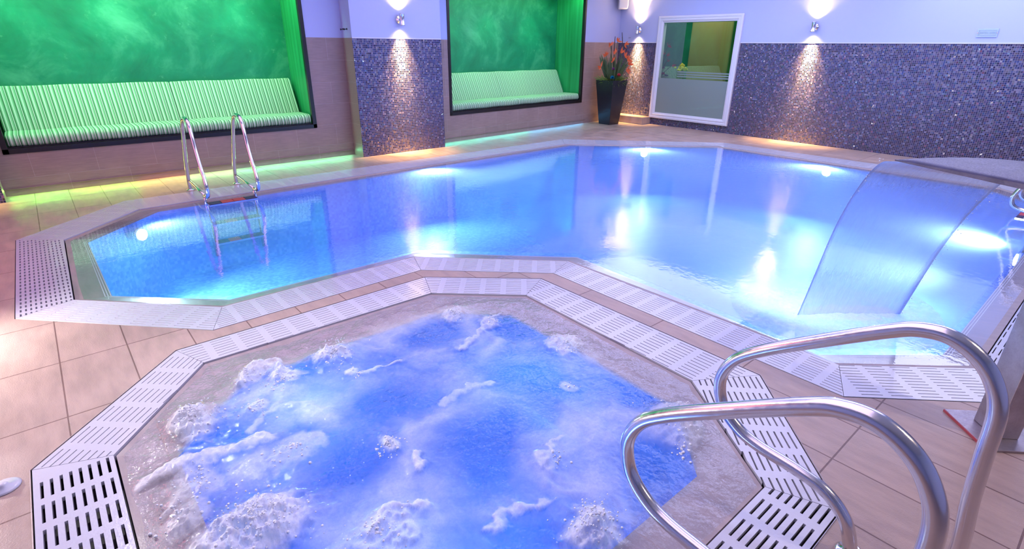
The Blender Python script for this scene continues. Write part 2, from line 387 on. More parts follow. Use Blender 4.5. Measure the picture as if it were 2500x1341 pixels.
def polyfill(bm, loops, z, mi=0):
    vs = [[Vector((x, y, z)) for x, y in l] for l in loops]
    tris = geometry.tessellate_polygon(vs); flat = [bm.verts.new(v) for l in vs for v in l]
    for t in tris:
        f = bm.faces.new([flat[i] for i in t]); f.material_index = mi
        f.normal_update()
        if f.normal.z < 0: f.normal_flip()
def catmull(P, n=8, closed=False):
    P = [Vector(p) for p in P]; out = []
    N = len(P)
    for i in range(N-1 if not closed else N):
        p0 = P[i-1] if (i > 0 or closed) else P[0]*2-P[1]
        p1 = P[i]; p2 = P[(i+1) % N]; p3 = P[(i+2) % N] if (i+2 < N or closed) else P[-1]*2-P[-2]
        for k in range(n):
            t = k/n
            out.append(.5*((2*p1)+(p2-p0)*t+(2*p0-5*p1+4*p2-p3)*t*t+(3*p1-p0-3*p2+p3)*t**3))
    if not closed: out.append(P[-1])
    return out
def tube(bm, pts, r, seg=14, caps=True, mi=0):
    pts = [Vector(p) for p in pts]; rings = []
    up = None
    for i, p in enumerate(pts):
        t = (pts[min(i+1, len(pts)-1)]-pts[max(i-1, 0)]).normalized()
        if up is None:
            up = t.orthogonal().normalized()
        else:
            up = (up - t*up.dot(t)).normalized()
        b = t.cross(up); rr = r[i] if isinstance(r, (list, tuple)) else r
        rings.append([bm.verts.new(p+(up*math.cos(a)+b*math.sin(a))*rr) for a in [2*math.pi*k/seg for k in range(seg)]])
    for A, B in zip(rings, rings[1:]):
        for k in range(seg):
            f = bm.faces.new((A[k], A[(k+1) % seg], B[(k+1) % seg], B[k])); f.smooth = True; f.material_index = mi
    if caps:
        bm.faces.new(rings[0][::-1]).material_index = mi; bm.faces.new(rings[-1]).material_index = mi
def lathe(bm, prof, seg=24, c=(0, 0), mi=0):
    rings = [[bm.verts.new((c[0]+r*math.cos(2*math.pi*k/seg), c[1]+r*math.sin(2*math.pi*k/seg), z)) for k in range(seg)] for r, z in prof]
    for A, B in zip(rings, rings[1:]):
        for k in range(seg):
            f = bm.faces.new((A[k], A[(k+1) % seg], B[(k+1) % seg], B[k])); f.smooth = True; f.material_index = mi
    bm.faces.new(rings[0][::-1]); bm.faces.new(rings[-1])
def bevel(o, w=.01, s=2):
    md = o.modifiers.new('bevel', 'BEVEL'); md.width = w; md.segments = s; md.limit_method = 'ANGLE'; return o
def BM(): return bmesh.new()

# ------------------------------------------------------------------ plan of pool and spa
PO = [(-.42, 4.28), (-.41, 6.17), (.50, 7.10), (7.36, 7.15), (9.44, 5.06), (9.50, 1.22), (8.30, -.05), (3.40, -.05), (2.715, .608), (2.705, 2.66), (1.96, 3.355), (.49, 3.335)]
PI = [(-.11, 4.39), (-.08, 5.92), (.575, 6.62), (7.02, 6.765), (9.03, 4.94), (9.05, 1.06), (8.33, .25), (3.57, .24), (3.02, .744), (2.978, 2.767), (2.067, 3.641), (.62, 3.646)]
PW = [(.09, 4.39), (.07, 5.83), (.72, 6.53), (7.05, 6.66), (8.93, 4.90), (8.88, 1.17), (8.25, .43), (3.66, .41), (3.10, .88), (3.17, 2.84), (2.17, 3.79), (.70, 3.81)]
SO = [(-.375, .97), (-.375, 2.54), (.27, 3.215), (1.91, 3.22), (2.565, 2.645), (2.58, .97), (1.93, .335), (.27, .335)]
SI = [(-.10, 1.10), (-.10, 2.43), (.36, 2.97), (1.79, 2.945), (2.28, 2.50), (2.25, 1.18), (1.825, .585), (.38, .585)]
SW = [(.10, 1.22), (.10, 2.30), (.50, 2.70), (1.61, 2.685), (2.03, 2.36), (2.02, 1.11), (1.71, .80), (.50, .80)]

# floor
bm = BM()
polyfill(bm, [[(-2.3, -3.3), (10.55, -3.3), (10.55, 8.75), (-2.3, 8.75)], PO[::-1], SO], 0)
tag(obj('floor', bm, 'floor_tile'), kind='structure')
# channels, lips, basins
def basin(name, O, I, Wp, depth, matw, seat=False):
    bm = BM(); ring(bm, O, O, 0, -.12, 1)
    ring(bm, O, I, -.12, -.12, 1); ring(bm, I, I, -.12, -.006, 0)
    ring(bm, I, Wp, -.006, -.035, 0)
    C0 = Vector((sum(p[0] for p in Wp)/len(Wp), sum(p[1] for p in Wp)/len(Wp)))
    if seat:
        W2 = [tuple(C0+(Vector(p)-C0)*.80) for p in Wp]
        ring(bm, Wp, Wp, -.035, -.42, 2); ring(bm, Wp, W2, -.42, -.42, 2); ring(bm, W2, W2, -.42, -depth, 2); polyfill(bm, [W2], -depth, 2)
    else:
        ring(bm, Wp, Wp, -.035, -depth, 2); polyfill(bm, [Wp], -depth, 2)
    return tag(obj(name, bm, ['lip_tile', 'dark_gutter', matw]), kind='structure')
basin('pool_basin', PO, PI, PW, .80, 'pool_mosaic')
basin('spa_basin', SO, SI, SW, .85, 'spa_mosaic', True)

# finger grooves cut in the nosing of the pool edge
bm = BM()
def lerp(A, B, t): return [(a[0]+(b[0]-a[0])*t, a[1]+(b[1]-a[1])*t) for a, b in zip(A, B)]
for t in (.80, .88, .96):
    ring(bm, lerp(PI, PW, t), lerp(PI, PW, t+.025), -.006-.029*t+.0012, -.006-.029*t+.0010)
tag(obj('trim_1', bm, 'white_frame'), kind='structure')

# ------------------------------------------------------------------ drain gratings
def grating(O0, O1, I1, I0, label, ps, sl, pt, group, sw=.0065):
    O0, O1, I1, I0 = [Vector(p) for p in (O0, O1, I1, I0)]
    d = (O1-O0).normalized(); n = Vector((-d.y, d.x))
    if (I0-O0).dot(n) < 0: n = -n
    wmax = max((I0-O0).dot(n), (I1-O0).dot(n)); smin = min(0, (I0-O0).dot(d))-.02; smax = max((O1-O0).dot(d), (I1-O0).dot(d))+.02
    S_ = [smin]; s = math.floor(smin/ps)*ps; cells = []
    while s < smax:
        a, b = s+(ps-sl)/2, s+(ps+sl)/2
        if a > smin and b < smax: S_ += [a, b]; cells.append(a)
        s += ps
    S_.append(smax); T = [-.02]; t = .026; nt_ = 0
    while t+.012 < wmax-.012:
        T += [t, t+sw]; t += pt
    T.append(wmax+.03)
    bm = BM(); top = {}
    def V(i, j, z):
        k = (i, j, z)
        if k not in top:
            p = O0+d*S_[i]+n*T[j]; top[k] = bm.verts.new((p.x, p.y, z))
        return top[k]
    Z0, Z1 = .002, -.016
    for i in range(len(S_)-1):
        for j in range(len(T)-1):
            slot = (i % 2 == 1) and (j % 2 == 1)
            if not slot: bm.faces.new((V(i, j, Z0), V(i+1, j, Z0), V(i+1, j+1, Z0), V(i, j+1, Z0)))
            else:
                c = [(i, j), (i+1, j), (i+1, j+1), (i, j+1)]
                for q in range(4):
                    a, b = c[q], c[(q+1) % 4]
                    bm.faces.new((V(*a, Z0), V(*b, Z0), V(*b, Z1), V(*a, Z1)))
    cen = (O0+O1+I1+I0)/4
    for a, b in ((O0, O1), (O1, I1), (I1, I0), (I0, O0)):
        e = (b-a).normalized(); nn = Vector((e.y, -e.x))
        if (cen-a).dot(nn) > 0: nn = -nn
        ins = .005 if (a, b) != (I1, I0) else .008
        co = a-nn*ins
        if (a is O1) or (a is I0): co = a-nn*.0012
        bmesh.ops.bisect_plane(bm, geom=bm.verts[:]+bm.edges[:]+bm.faces[:], plane_co=(co.x, co.y, 0), plane_no=(nn.x, nn.y, 0), clear_outer=True)
    be = [e for e in bm.edges if e.is_boundary and all(v.co.z > 0 for v in e.verts)]
    r_ = bmesh.ops.extrude_edge_only(bm, edges=be)
    for v in [g for g in r_['geom'] if isinstance(g, bmesh.types.BMVert)]: v.co.z = -.03
    bmesh.ops.recalc_face_normals(bm, faces=bm.faces[:])
    return tag(obj('drain_grating', bm, 'white_plastic'), label, 'drain grating', group)
MATS['white_plastic'].node_tree.nodes['Principled BSDF'].inputs['Coat Weight'].default_value = .4
def wetten():
    nt = MATS['white_plastic'].node_tree; P = nt.nodes['Principled BSDF']
    n = noise(nt, objcoord(nt, True), 70, 3, .6); bump(nt, n.outputs[0], .25, .004, P)
wetten()
PL = ['white slotted pool grating at the left end, short slots, beside the dry tile edge',
      'white pool grating running diagonally at the far left corner, behind the left end',
      'long white pool grating below the green benches, under the pool ladder feet',
      'white pool grating along the diagonal far corner below the black planter',
      'white pool grating along the wall with the white window',
      'white pool grating at the far right corner, seen below the steel waterfall spout',
      'white pool grating along the right side, mostly behind the steel post',
      'wide white pool grating running diagonally to the steel post',
      'long white pool grating right of the hot tub, beyond the tile strip',
      'white pool grating above the far right corner of the hot tub, pool side',
      'white pool grating tinted pink, parallel to the far edge of the hot tub',
      'white pool grating at the near left corner, above the hot tub']
for k in range(12):
    j = (k+1) % 12
    ps, sl, pt = (.073, .046, .026) if k == 0 else (.145, .105, .027)
    grating(PO[k], PO[j], PI[j], PI[k], PL[k], ps, sl, pt, 'gratings around the pool', .0095 if k == 0 else .005)
SL = ['white hot tub grating down the left side, wide dark slots, beside the white floor button',
      'wet white hot tub grating on the left diagonal corner below the bright floor tiles',
      'white hot tub grating on the far side, beyond the splashing foam',
      'short white hot tub grating at the far right diagonal corner',
      'long white hot tub grating on the right side, tub side of the tile strip',
      'white hot tub grating crossing under the farther handrail at the right diagonal corner',
      'white hot tub grating under the nearer handrail at the bottom of the view',
      'white hot tub grating at the near left diagonal corner']
for k in range(8):
    j = (k+1) % 8
    grating(SO[k], SO[j], SI[j], SI[k], SL[k], .148, .108, .0305, 'gratings around the hot tub', (.0105, .005, .005, .005, .006, .008, .010, .010)[k])
# thin steel angle round the hot tub grating
bm = BM()
def offs(P, d):
    out = []
    n = len(P)
    C0 = Vector((sum(p[0] for p in P)/n, sum(p[1] for p in P)/n))
    for p in P:
        v = Vector(p)-C0; out.append(tuple(Vector(p)+v.normalized()*d))
    return out
ring(bm, offs(SO, .004), offs(SO, .001), .003, .003); ring(bm, offs(SO, .004), offs(SO, .004), -.01, .003)
tag(obj('trim_2', bm, 'brushed_steel'), kind='structure')

# ------------------------------------------------------------------ pool water
def water_sheet():
    inner = offs(PW, -.05); loops = [lerp(PI, PW, .02), PW, inner]; zz = -.0125
    vs = [(x, y, zz) for l in loops for x, y in l]; n = len(PW); fc = []
    for a in (0, 1):
        for i in range(n): fc.append((a*n+i, a*n+(i+1) % n, (a+1)*n+(i+1) % n, (a+1)*n+i))
    for t in geometry.tessellate_polygon([[Vector((x, y, 0)) for x, y in inner]]): fc.append(tuple(2*n+i for i in t))
    me = bpy.data.meshes.new('pool_water'); me.from_pydata(vs, [], fc)
    at = me.attributes.new('deep', 'FLOAT', 'POINT'); at.data.foreach_set('value', [0.]*n+[.1]*n+[1.]*n)
    bm = bmesh.new(); bm.from_mesh(me); bmesh.ops.recalc_face_normals(bm, faces=bm.faces[:])
    if sum(f.normal.z for f in bm.faces) < 0: bmesh.ops.reverse_faces(bm, faces=bm.faces[:])
    bm.to_mesh(me); bm.free()
    me.materials.append(MATS['pool_water']); o = bpy.data.objects.new('pool_water', me); COL.objects.link(o); return o
tag(water_sheet(), 'blue pool water reflecting the striped bench and wall lamps', 'water', kind='stuff')

# ------------------------------------------------------------------ noise for the hot tub
def vnoise(x, y, seed):
    rs = np.random.RandomState(seed); G = rs.rand(256, 256)
    xi = np.floor(x).astype(int); yi = np.floor(y).astype(int); fx = x-xi; fy = y-yi
    fx = fx*fx*fx*(fx*(fx*6-15)+10); fy = fy*fy*fy*(fy*(fy*6-15)+10)
    g = lambda a, b: G[a % 256, b % 256]
    return (g(xi, yi)*(1-fx)+g(xi+1, yi)*fx)*(1-fy)+(g(xi, yi+1)*(1-fx)+g(xi+1, yi+1)*fx)*fy
def fbm(x, y, seed, octv=5, gain=.5):
    s = 0; a = 1; t = 0
    for o in range(octv):
        s = s+a*vnoise(x*2**o+17.3*o, y*2**o+5.1*o, seed+o); t += a; a *= gain
    return s/t
def inside(P, x, y):
    r = np.zeros(x.shape, bool); n = len(P)
    for i in range(n):
        x1, y1 = P[i]; x2, y2 = P[(i+1) % n]
        c = ((y1 > y) != (y2 > y)) & (x < (x2-x1)*(y-y1)/(y2-y1+1e-12)+x1); r ^= c
    return r
def edged(P, x, y):
    d = np.full(x.shape, 9.)
    for i in range(len(P)):
        a = np.array(P[i]); b = np.array(P[(i+1) % len(P)]); ab = b-a
        t = np.clip(((x-a[0])*ab[0]+(y-a[1])*ab[1])/(ab@ab), 0, 1)
        d = np.minimum(d, np.hypot(x-a[0]-t*ab[0], y-a[1]-t*ab[1]))
    return d
# clear pools of water between the foam veils: x, y, rx, ry, angle
OPEN = [(.98, 2.02, .30, .17, -.5), (1.16, 1.46, .36, .24, .5), (.58, 1.72, .22, .20, .3), (1.64, 1.72, .42, .24, -1.1), (1.50, 2.50, .26, .13, .1),
        (.27, 2.25, .17, .11, -.6), (.93, 1.02, .25, .17, .2), (1.55, .92, .20, .16, .3), (.75, 2.52, .2, .1, .2), (1.95, 1.35, .2, .2, 0), (.28, 1.35, .12, .2, 0), (1.9, 2.2, .12, .25, .7)]
# boiling mounds: x, y, radius, height, whiteness
MND = [(.21, 2.44, .17, .085, 1.), (.93, 2.58, .13, .095, 1.), (.24, 1.66, .20, .10, 1.), (.50, 2.66, .10, .04, .8), (2.0, 1.83, .13, .06, .75), (1.72, 2.57, .11, .05, .7),
       (.03, 1.90, .12, .045, .55), (1.86, 2.35, .08, .04, .7), (.80, 1.74, .08, .05, .9), (1.14, .88, .15, .10, .85), (1.90, 1.03, .17, .07, .6), (1.75, .90, .09, .04, .5),
       (.62, 2.52, .10, .06, .9), (.45, 2.36, .08, .04, .7), (.95, 2.34, .05, .025, .8), (1.30, 1.20, .06, .03, .7), (.55, 1.35, .12, .05, .7), (1.72, 1.55, .06, .02, .5), (.47, 1.98, .13, .03, .55), (.12, 2.05, .14, .03, .6)]
CREST = [([(-.067, 2.168), (.035, 2.196), (.122, 2.185), (.265, 2.128), (.364, 2.128), (.431, 2.123)], .034, .030, .9),
         ([(.52, 1.364), (.596, 1.404), (.66, 1.412), (.756, 1.365)], .030, .028, .9), ([(.872, 1.137), (.953, 1.141), (1.036, 1.121), (1.138, 1.115)], .024, .022, .7),
         ([(.874, 1.634), (.827, 1.547)], .018, .03, .95), ([(.46, 2.648), (.551, 2.719), (.66, 2.76), (.624, 2.559)], .022, .035, .8),
         ([(1.915, 2.403), (1.771, 2.324), (1.513, 2.221)], .026, .02, .65), ([(.364, 2.215), (.447, 2.314), (.569, 2.313), (.707, 2.157)], .02, .012, .55),
         ([(1.161, 1.861), (1.318, 1.91), (1.454, 1.844)], .018, .010, .5), ([(1.247, 1.242), (1.35, 1.285), (1.405, 1.29)], .020, .018, .75),
         ([(-.004, 1.932), (.039, 1.984), (.106, 1.968)], .026, .022, .6), ([(.976, 2.366), (1.07, 2.339), (1.195, 2.316)], .02, .016, .7)]
def spa_field(X, Y):
    wx = X+.12*(fbm(X*3.1, Y*3.1, 3)-.5)*2; wy = Y+.12*(fbm(X*3.1, Y*3.1, 31)-.5)*2
    ridge = 1-np.abs(fbm(wx*2.6+4, wy*2.6, 50, 4)-.5)*2*2.2
    veil = np.clip(.28+.42*np.clip(ridge, 0, 1)+.45*(fbm(wx*6, wy*6, 70, 4)-.45), 0, 1)
    op = np.zeros(X.shape)
    for cx, cy, rx, ry, a in OPEN:
        u = (wx-cx)*math.cos(a)+(wy-cy)*math.sin(a); v = -(wx-cx)*math.sin(a)+(wy-cy)*math.cos(a)
        op = np.maximum(op, np.clip(1.55-1.25*np.sqrt((u/rx)**2+(v/ry)**2), 0, 1))
    foam = np.clip((veil-.12)*.80*(1-op*.98), 0, 1)
    de = edged(SI, X, Y); lip = np.clip((.26-de)/.10, 0, 1)
    foam *= 1-lip*.88
    h = .010*(fbm(wx*4, wy*4, 90, 4)-.5)*2+.014*np.clip(ridge, 0, 1)*(1-op)+.004*(fbm(X*28, Y*28, 95, 3)-.5)
    for cx, cy, r, hh, wh in MND:
        d = np.sqrt((wx-cx)**2+(wy-cy)**2)/r
        b = np.exp(-d*d*1.6)
        sp = fbm(X*15+cx*9, Y*15, 120, 4, .6)
        rg = 1-np.abs(sp-.5)*2*1.9
        sf = fbm(X*46+cx*9, Y*46, 140, 3, .6)
        h += hh*b*(.30+.45*np.clip(rg, 0, 1)+.5*(sf-.3))
        foam = np.maximum(foam, np.clip((b-.22+.55*(sp-.5))*2.6, 0, 1)*wh)
    for pl, r, hh, wh in CREST:
        d = np.full(X.shape, 9.)
        jx = X+.055*(fbm(X*11, Y*11, 161, 4)-.5)*2; jy = Y+.055*(fbm(X*11, Y*11, 171, 4)-.5)*2
        for a, b in zip(pl, pl[1:]):
            a = np.array(a); b = np.array(b); ab = b-a
            t = np.clip(((jx-a[0])*ab[0]+(jy-a[1])*ab[1])/(ab@ab), 0, 1); d = np.minimum(d, np.hypot(jx-a[0]-t*ab[0], jy-a[1]-t*ab[1]))
        md = .35+1.3*fbm(X*8+3, Y*8, 180, 3); b = np.exp(-(d/(r*md*1.25))**2); sf = fbm(X*38, Y*38, 150, 3, .6)
        h += hh*b*(.55+.9*(sf-.3))*md; foam = np.maximum(foam, np.clip((b-.3+.5*(sf-.5))*1.7, 0, 1)*wh)
    h *= np.clip(de/.14, .06, 1)
    return h, foam
def grid_mesh(name, x0, x1, y0, y1, st, poly, field, zb, matn, deepf=None):
    xs = np.arange(x0, x1, st); ys = np.arange(y0, y1, st); X, Y = np.meshgrid(xs, ys, indexing='ij')
    H, Fm = field(X, Y); nx, ny = X.shape
    idx = np.arange(nx*ny).reshape(nx, ny)
    f = np.stack([idx[:-1, :-1], idx[1:, :-1], idx[1:, 1:], idx[:-1, 1:]], -1).reshape(-1, 4)
    ins = inside(poly, X, Y).ravel()
    f = f[ins[f].all(1)]
    used = np.unique(f); rem = -np.ones(nx*ny, int); rem[used] = np.arange(len(used)); f = rem[f]
    co = np.stack([X.ravel(), Y.ravel(), H.ravel()+zb], -1)[used]
    me = bpy.data.meshes.new(name); me.from_pydata(co.tolist(), [], f.tolist())
    a = me.attributes.new('foam', 'FLOAT', 'POINT'); a.data.foreach_set('value', Fm.ravel()[used].astype(np.float32))
    if deepf is not None:
        a = me.attributes.new('deep', 'FLOAT', 'POINT'); a.data.foreach_set('value', deepf(X, Y).ravel()[used].astype(np.float32))
    me.polygons.foreach_set('use_smooth', np.ones(len(f), bool)); me.materials.append(MATS[matn])
    o = bpy.data.objects.new(name, me); COL.objects.link(o); return o
sw = grid_mesh('hot_tub_water', -.12, 2.3, .56, 3.0, .0065, offs(SI, -.006), spa_field, -.0095, 'spa_water', lambda X, Y: np.where(inside(SW, X, Y), np.clip(edged(SW, X, Y)/.03, 0, 1), 0))
tag(sw, 'churning blue hot tub water veiled with white foam', 'water', kind='stuff')
# spray droplets and foam beads over the mounds
def ico(bm, c, r, sub=1):
    mt = Matrix.Translation(c) @ Matrix.Diagonal((1, 1, random.uniform(.7, 1.3), 1))
    bmesh.ops.create_icosphere(bm, subdivisions=sub, radius=r, matrix=mt)
bm = BM(); rs = np.random.RandomState(5)
pts = []
for cx, cy, r, hh, wh in MND:
    n = int(900*r*wh*(hh/.05)**.6)
    for _ in range(n):
        a = rs.rand()*6.283; q = abs(rs.randn())*.5*r; pts.append((cx+q*math.cos(a), cy+q*math.sin(a), hh, rs.rand(), rs.rand()))
P_ = np.array(pts); Hh, Ff = spa_field(P_[:, 0], P_[:, 1]); de = edged(SI, P_[:, 0], P_[:, 1]); ok = inside(SI, P_[:, 0], P_[:, 1]) & (de > .02)
for i in range(len(pts)):
    if not ok[i]: continue
    x, y, hh, u, v = pts[i]
    up = (v**3)*hh*.55
    ico(bm, (x, y, Hh[i]-.0095+up), .0022+.0052*u**2 if up < .004 else .0015+.003*u, 1)
for f in bm.faces: f.smooth = True
tag(obj('foam_spray', bm, 'foam_white'), 'white spray and foam beads thrown up by the hot tub jets', 'spray', kind='stuff')

# ------------------------------------------------------------------ walls
def wallbox(bm, s0, s1, y, z0, z1, mi): quad(bm, (s0, y, z0), (s1, y, z0), (s1, y, z1), (s0, y, z1), mi=mi)
DZ = 1.685
def niche_wall(idx, side, origin, rot, L, s0, s1, z0=.455, z1=2.55, dep=.80, zc=2.72):
    bm = BM()
    for a, b, lo, hi in ((0, s0, 0, CZ), (s1, L, 0, CZ), (s0, s1, 0, z0), (s0, s1, z1, CZ)):
        for q0, q1, mi in ((0, DZ, 0), (DZ, CZ, 1)):
            l, h = max(lo, q0), min(hi, q1)
            if h > l: wallbox(bm, a, b, 0, l, h, mi)
    tag(obj('wall_'+side, bm, ['wall_tile', 'wall_paint'], loc=origin, rot=rot), kind='structure')
    bm = BM()
    quad(bm, (s0, dep, z0), (s1, dep, z0), (s1, dep, zc), (s0, dep, zc), mi=0); quad(bm, (s0, .02, z1), (s1, .02, z1), (s1, .02, zc), (s0, .02, zc), mi=1)
    quad(bm, (s0, 0, z0), (s0, dep, z0), (s0, dep, zc), (s0, 0, zc), mi=1)
    quad(bm, (s1, 0, z0), (s1, 0, zc), (s1, dep, zc), (s1, dep, z0), mi=1)
    quad(bm, (s0, 0, zc), (s0, dep, zc), (s1, dep, zc), (s1, 0, zc), mi=1)
    quad(bm, (s0, 0, z0), (s1, 0, z0), (s1, dep, z0), (s0, dep, z0), mi=1)
    tag(obj('wall_'+side+'_niche', bm, ['green_plaster', 'green_side'], loc=origin, rot=rot), kind='structure')
    bm = BM(); t = .052
    box(bm, s0, s0+t, -.012, .05, z0, z1); box(bm, s1-t, s1, -.012, .05, z0, z1); box(bm, s0, s1, -.012, .05, z0, z0+t); box(bm, s0, s1, -.012, .05, z1-t, z1)
    tag(obj('trim_%d' % idx, bm, 'black_frame', loc=origin, rot=rot), kind='structure')
    return s0+t, s1-t
A1 = ((-.48, 8.11, 0), 0.0, 4.155); A2 = ((5.18, 8.13, 0), math.atan(.0875), 5.395)
n1 = niche_wall(3, 'left', *A1, .10, 3.61); n2 = niche_wall(4, 'far_left', *A2, .371, 4.125)

def bench(label, wall, n, seams):
    t = thing('striped_bench', label, 'bench', wall[0], wall[1], 'striped benches in the green niches')
    s0, s1 = n
    def prof(pts, a, b, name):
        bm = BM(); N = len(pts); rings = []
        ends = [(a, .90), (a+.006, .965), (a+.02, 1), (b-.02, 1), (b-.006, .965), (b, .90)]
        K = max(8, int((b-a)/.03)); xs = [(a, .9), (a+.006, .965)]+[(a+.02+(b-a-.04)*k/K, 1) for k in range(K+1)]+[(b-.006, .965), (b, .9)]
        cy = sum(p[0] for p in pts)/N; cz = sum(p[1] for p in pts)/N
        for x, sc in xs: rings.append([bm.verts.new((x, cy+(p[0]-cy)*sc, cz+(p[1]-cz)*sc+(.003*math.sin(x*9) if sc == 1 else 0))) for p in pts])
        for A, B in zip(rings, rings[1:]):
            for k in range(N):
                f = bm.faces.new((A[k], A[(k+1) % N], B[(k+1) % N], B[k])); f.smooth = True
        bm.faces.new(rings[0][::-1]); bm.faces.new(rings[-1]); bmesh.ops.recalc_face_normals(bm, faces=bm.faces[:])
        obj(name, bm, 'striped_fabric', t)
    def rnd(c, r, a0, a1, n=5): return [(c[0]+r*math.cos(R(a0+(a1-a0)*k/n)), c[1]+r*math.sin(R(a0+(a1-a0)*k/n))) for k in range(n+1)]
    seat = rnd((.065, .565), .045, 260, 180)+rnd((.085, .585), .062, 178, 90, 6)+rnd((.44, .615), .032, 90, 0)+rnd((.44, .55), .03, 0, -90)
    # back: leaning slab
    d = Vector((.25, .53)).normalized(); nrm = Vector((-d.y, d.x))
    b0 = Vector((.46, .62)); b1 = Vector((.705, 1.13)); th = .085
    back = []
    for c, a0 in ((b0-nrm*(-.0)+d*.03, 0),): pass
    ang = math.degrees(math.atan2(d.y, d.x))
    r = .035
    c1 = b0+d*r-nrm*r; c2 = b1-d*r-nrm*r; c3 = b1-d*r-nrm*(th-r); c4 = b0+d*r-nrm*(th-r)
    back = rnd(c1, r, ang+180, ang+90)+rnd(c2, r, ang+90, ang)+rnd(c3, r, ang, ang-90)+rnd(c4, r, ang-90, ang-180)
    cuts = [s0+.004]+seams+[s1-.004]
    for a, b in zip(cuts, cuts[1:]):
        prof(seat, a+.001, b-.001, 'seat_cushion')
        prof(back, a+.001, b-.001, 'back_cushion')
    bm = BM(); box(bm, s0, s1, .03, .79, .508, .522); box(bm, s0+.01, s1-.01, .50, .60, .522, .60)
    obj('seat_base', bm, 'black_frame', t)
    return t
bench('long striped bench in the big green niche behind the pool ladder', A1, n1, [1.95])
bench('shorter striped bench in the green niche between mosaic pier and flower planter', A2, n2, [2.15])
# niche lamps (recessed in the head of each niche)
GC = (.32, 1.0, .50)
def niche_lights(wall, xs, pw, colr=GC):
    o = Vector(wall[0]); c, s = math.cos(wall[1]), math.sin(wall[1])
    for x in xs:
        p = lambda u, v, z: (o.x+u*c-v*s, o.y+u*s+v*c, z)
        spot('niche_spot', p(x, .34, 2.68), p(x+.05, .68, .6), pw, colr, 70, .8, .03)
niche_lights(A1, (.55, 1.45, 2.95), 62, (.46, 1.0, .64)); niche_lights(A2, (.95, 2.0, 3.2), 44, (.42, 1.0, .56))
def strip_light(wall, u0, u1, v, z, tv, tz, pw, colr, w=.03):
    o = Vector(wall[0]); c, s = math.cos(wall[1]), math.sin(wall[1]); u = (u0+u1)/2
    p = lambda u, v, z: Vector((o.x+u*c-v*s, o.y+u*s+v*c, z))
    l = area('led_strip_light', p(u, v, z), p(u, tv, tz), u1-u0, w, pw, colr)
    d = (p(u, tv, tz)-p(u, v, z)).normalized(); xax = Vector((c, s, 0)); zax = -d; yax = zax.cross(xax)
    mm = Matrix.Identity(4); mm.col[0][:3] = xax; mm.col[1][:3] = yax; mm.col[2][:3] = zax; mm.col[3][:3] = l.location; l.matrix_world = mm
for wl, a, b, pw in ((A1, .2, 3.5, 62), (A2, .45, 4.05, 32)):
    strip_light(wl, a, b, .10, 2.68, .42, .8, pw, (.40, 1.0, .54), .08)
# colour-changing strips along the foot of the walls
for a, b, colr in ((.02, .55, (.35, 1, .12)), (.55, 1.25, (.55, 1, .10)), (1.25, 1.8, (1, .62, .12)), (1.8, 2.4, (.5, 1, .35)), (2.4, 4.1, (.2, 1, .45))):
    strip_light(A1, a, b, -.016, .068, -.16, 0, 2.0*(b-a), colr, .02)
for a, b, colr in ((.02, 1.0, (.1, 1, .7)), (1.0, 2.4, (.1, .9, .8)), (2.4, 4.2, (.1, .5, 1))):
    strip_light(A2, a, b, -.016, .068, -.16, 0, 1.2*(b-a), colr, .02)
# thin aluminium covers of the strips
for k, (wl, ln) in enumerate(((A1, 4.15), (A2, 4.3))):
    bm = BM(); box(bm, 0, ln, -.014, 0, .072, .078)
    tag(obj('trim_%d' % (5+k), bm, 'wall_tile', loc=wl[0], rot=wl[1]), kind='structure')

# piers and other walls
def pier(name, x0, x1, y0, y1):
    bm = BM()
    for lo, hi, mi in ((0, DZ, 0), (DZ, CZ, 1)):
        quad(bm, (x0, y0, lo), (x1, y0, lo), (x1, y0, hi), (x0, y0, hi), mi=mi)
        quad(bm, (x0, y1, lo), (x0, y0, lo), (x0, y0, hi), (x0, y1, hi), mi=2 if mi == 0 else 1)
        quad(bm, (x1, y0, lo), (x1, y1, lo), (x1, y1, hi), (x1, y0, hi), mi=2 if mi == 0 else 1)
    box(bm, x0, x1, y0-.004, y0+.01, DZ-.004, DZ+.008, 3)
    tag(obj(name, bm, ['mosaic_left', 'wall_paint', 'wall_tile_side', 'white_frame']), kind='structure')
pier('wall_pier_middle', 3.676, 5.18, 7.80, 8.20); pier('wall_pier_left', -2.0, -.478, 7.80, 8.20)
# right wall with the window opening
WY0, WY1, WZ0, WZ1 = 5.72, 7.46, .22, 2.12
bm = BM()
for y0, y1, lo, hi in ((-3.3, WY0, 0, CZ), (WY1, 8.62, 0, CZ), (WY0, WY1, 0, WZ0), (WY0, WY1, WZ1, CZ)):
    for q0, q1, mi in ((0, DZ, 0), (DZ, CZ, 1)):
        l, h = max(lo, q0), min(hi, q1)
        if h > l: quad(bm, (10.55, y1, l), (10.55, y0, l), (10.55, y0, h), (10.55, y1, h), mi=mi)
for y0, y1 in ((-3.3, WY0), (WY1, 8.60)): box(bm, 10.54, 10.552, y0, y1, DZ-.002, DZ+.010, 2)
tag(obj('wall_right', bm, ['mosaic_right', 'wall_paint', 'white_frame']), kind='structure')
bm = BM(); quad(bm, (-2.2, 8.75, 0), (-2.2, -3.3, 0), (-2.2, -3.3, CZ), (-2.2, 8.75, CZ)); tag(obj('wall_near_left', bm, 'wall_paint'), kind='structure')
bm = BM(); quad(bm, (-2.2, -3.2, 0), (10.6, -3.2, 0), (10.6, -3.2, CZ), (-2.2, -3.2, CZ)); tag(obj('wall_near', bm, 'wall_paint'), kind='structure')
bm = BM(); quad(bm, (-2.3, -3.3, CZ), (-2.3, 9.6, CZ), (13.2, 9.6, CZ), (13.2, -3.3, CZ)); tag(obj('ceiling', bm, 'ceiling_paint'), kind='structure')

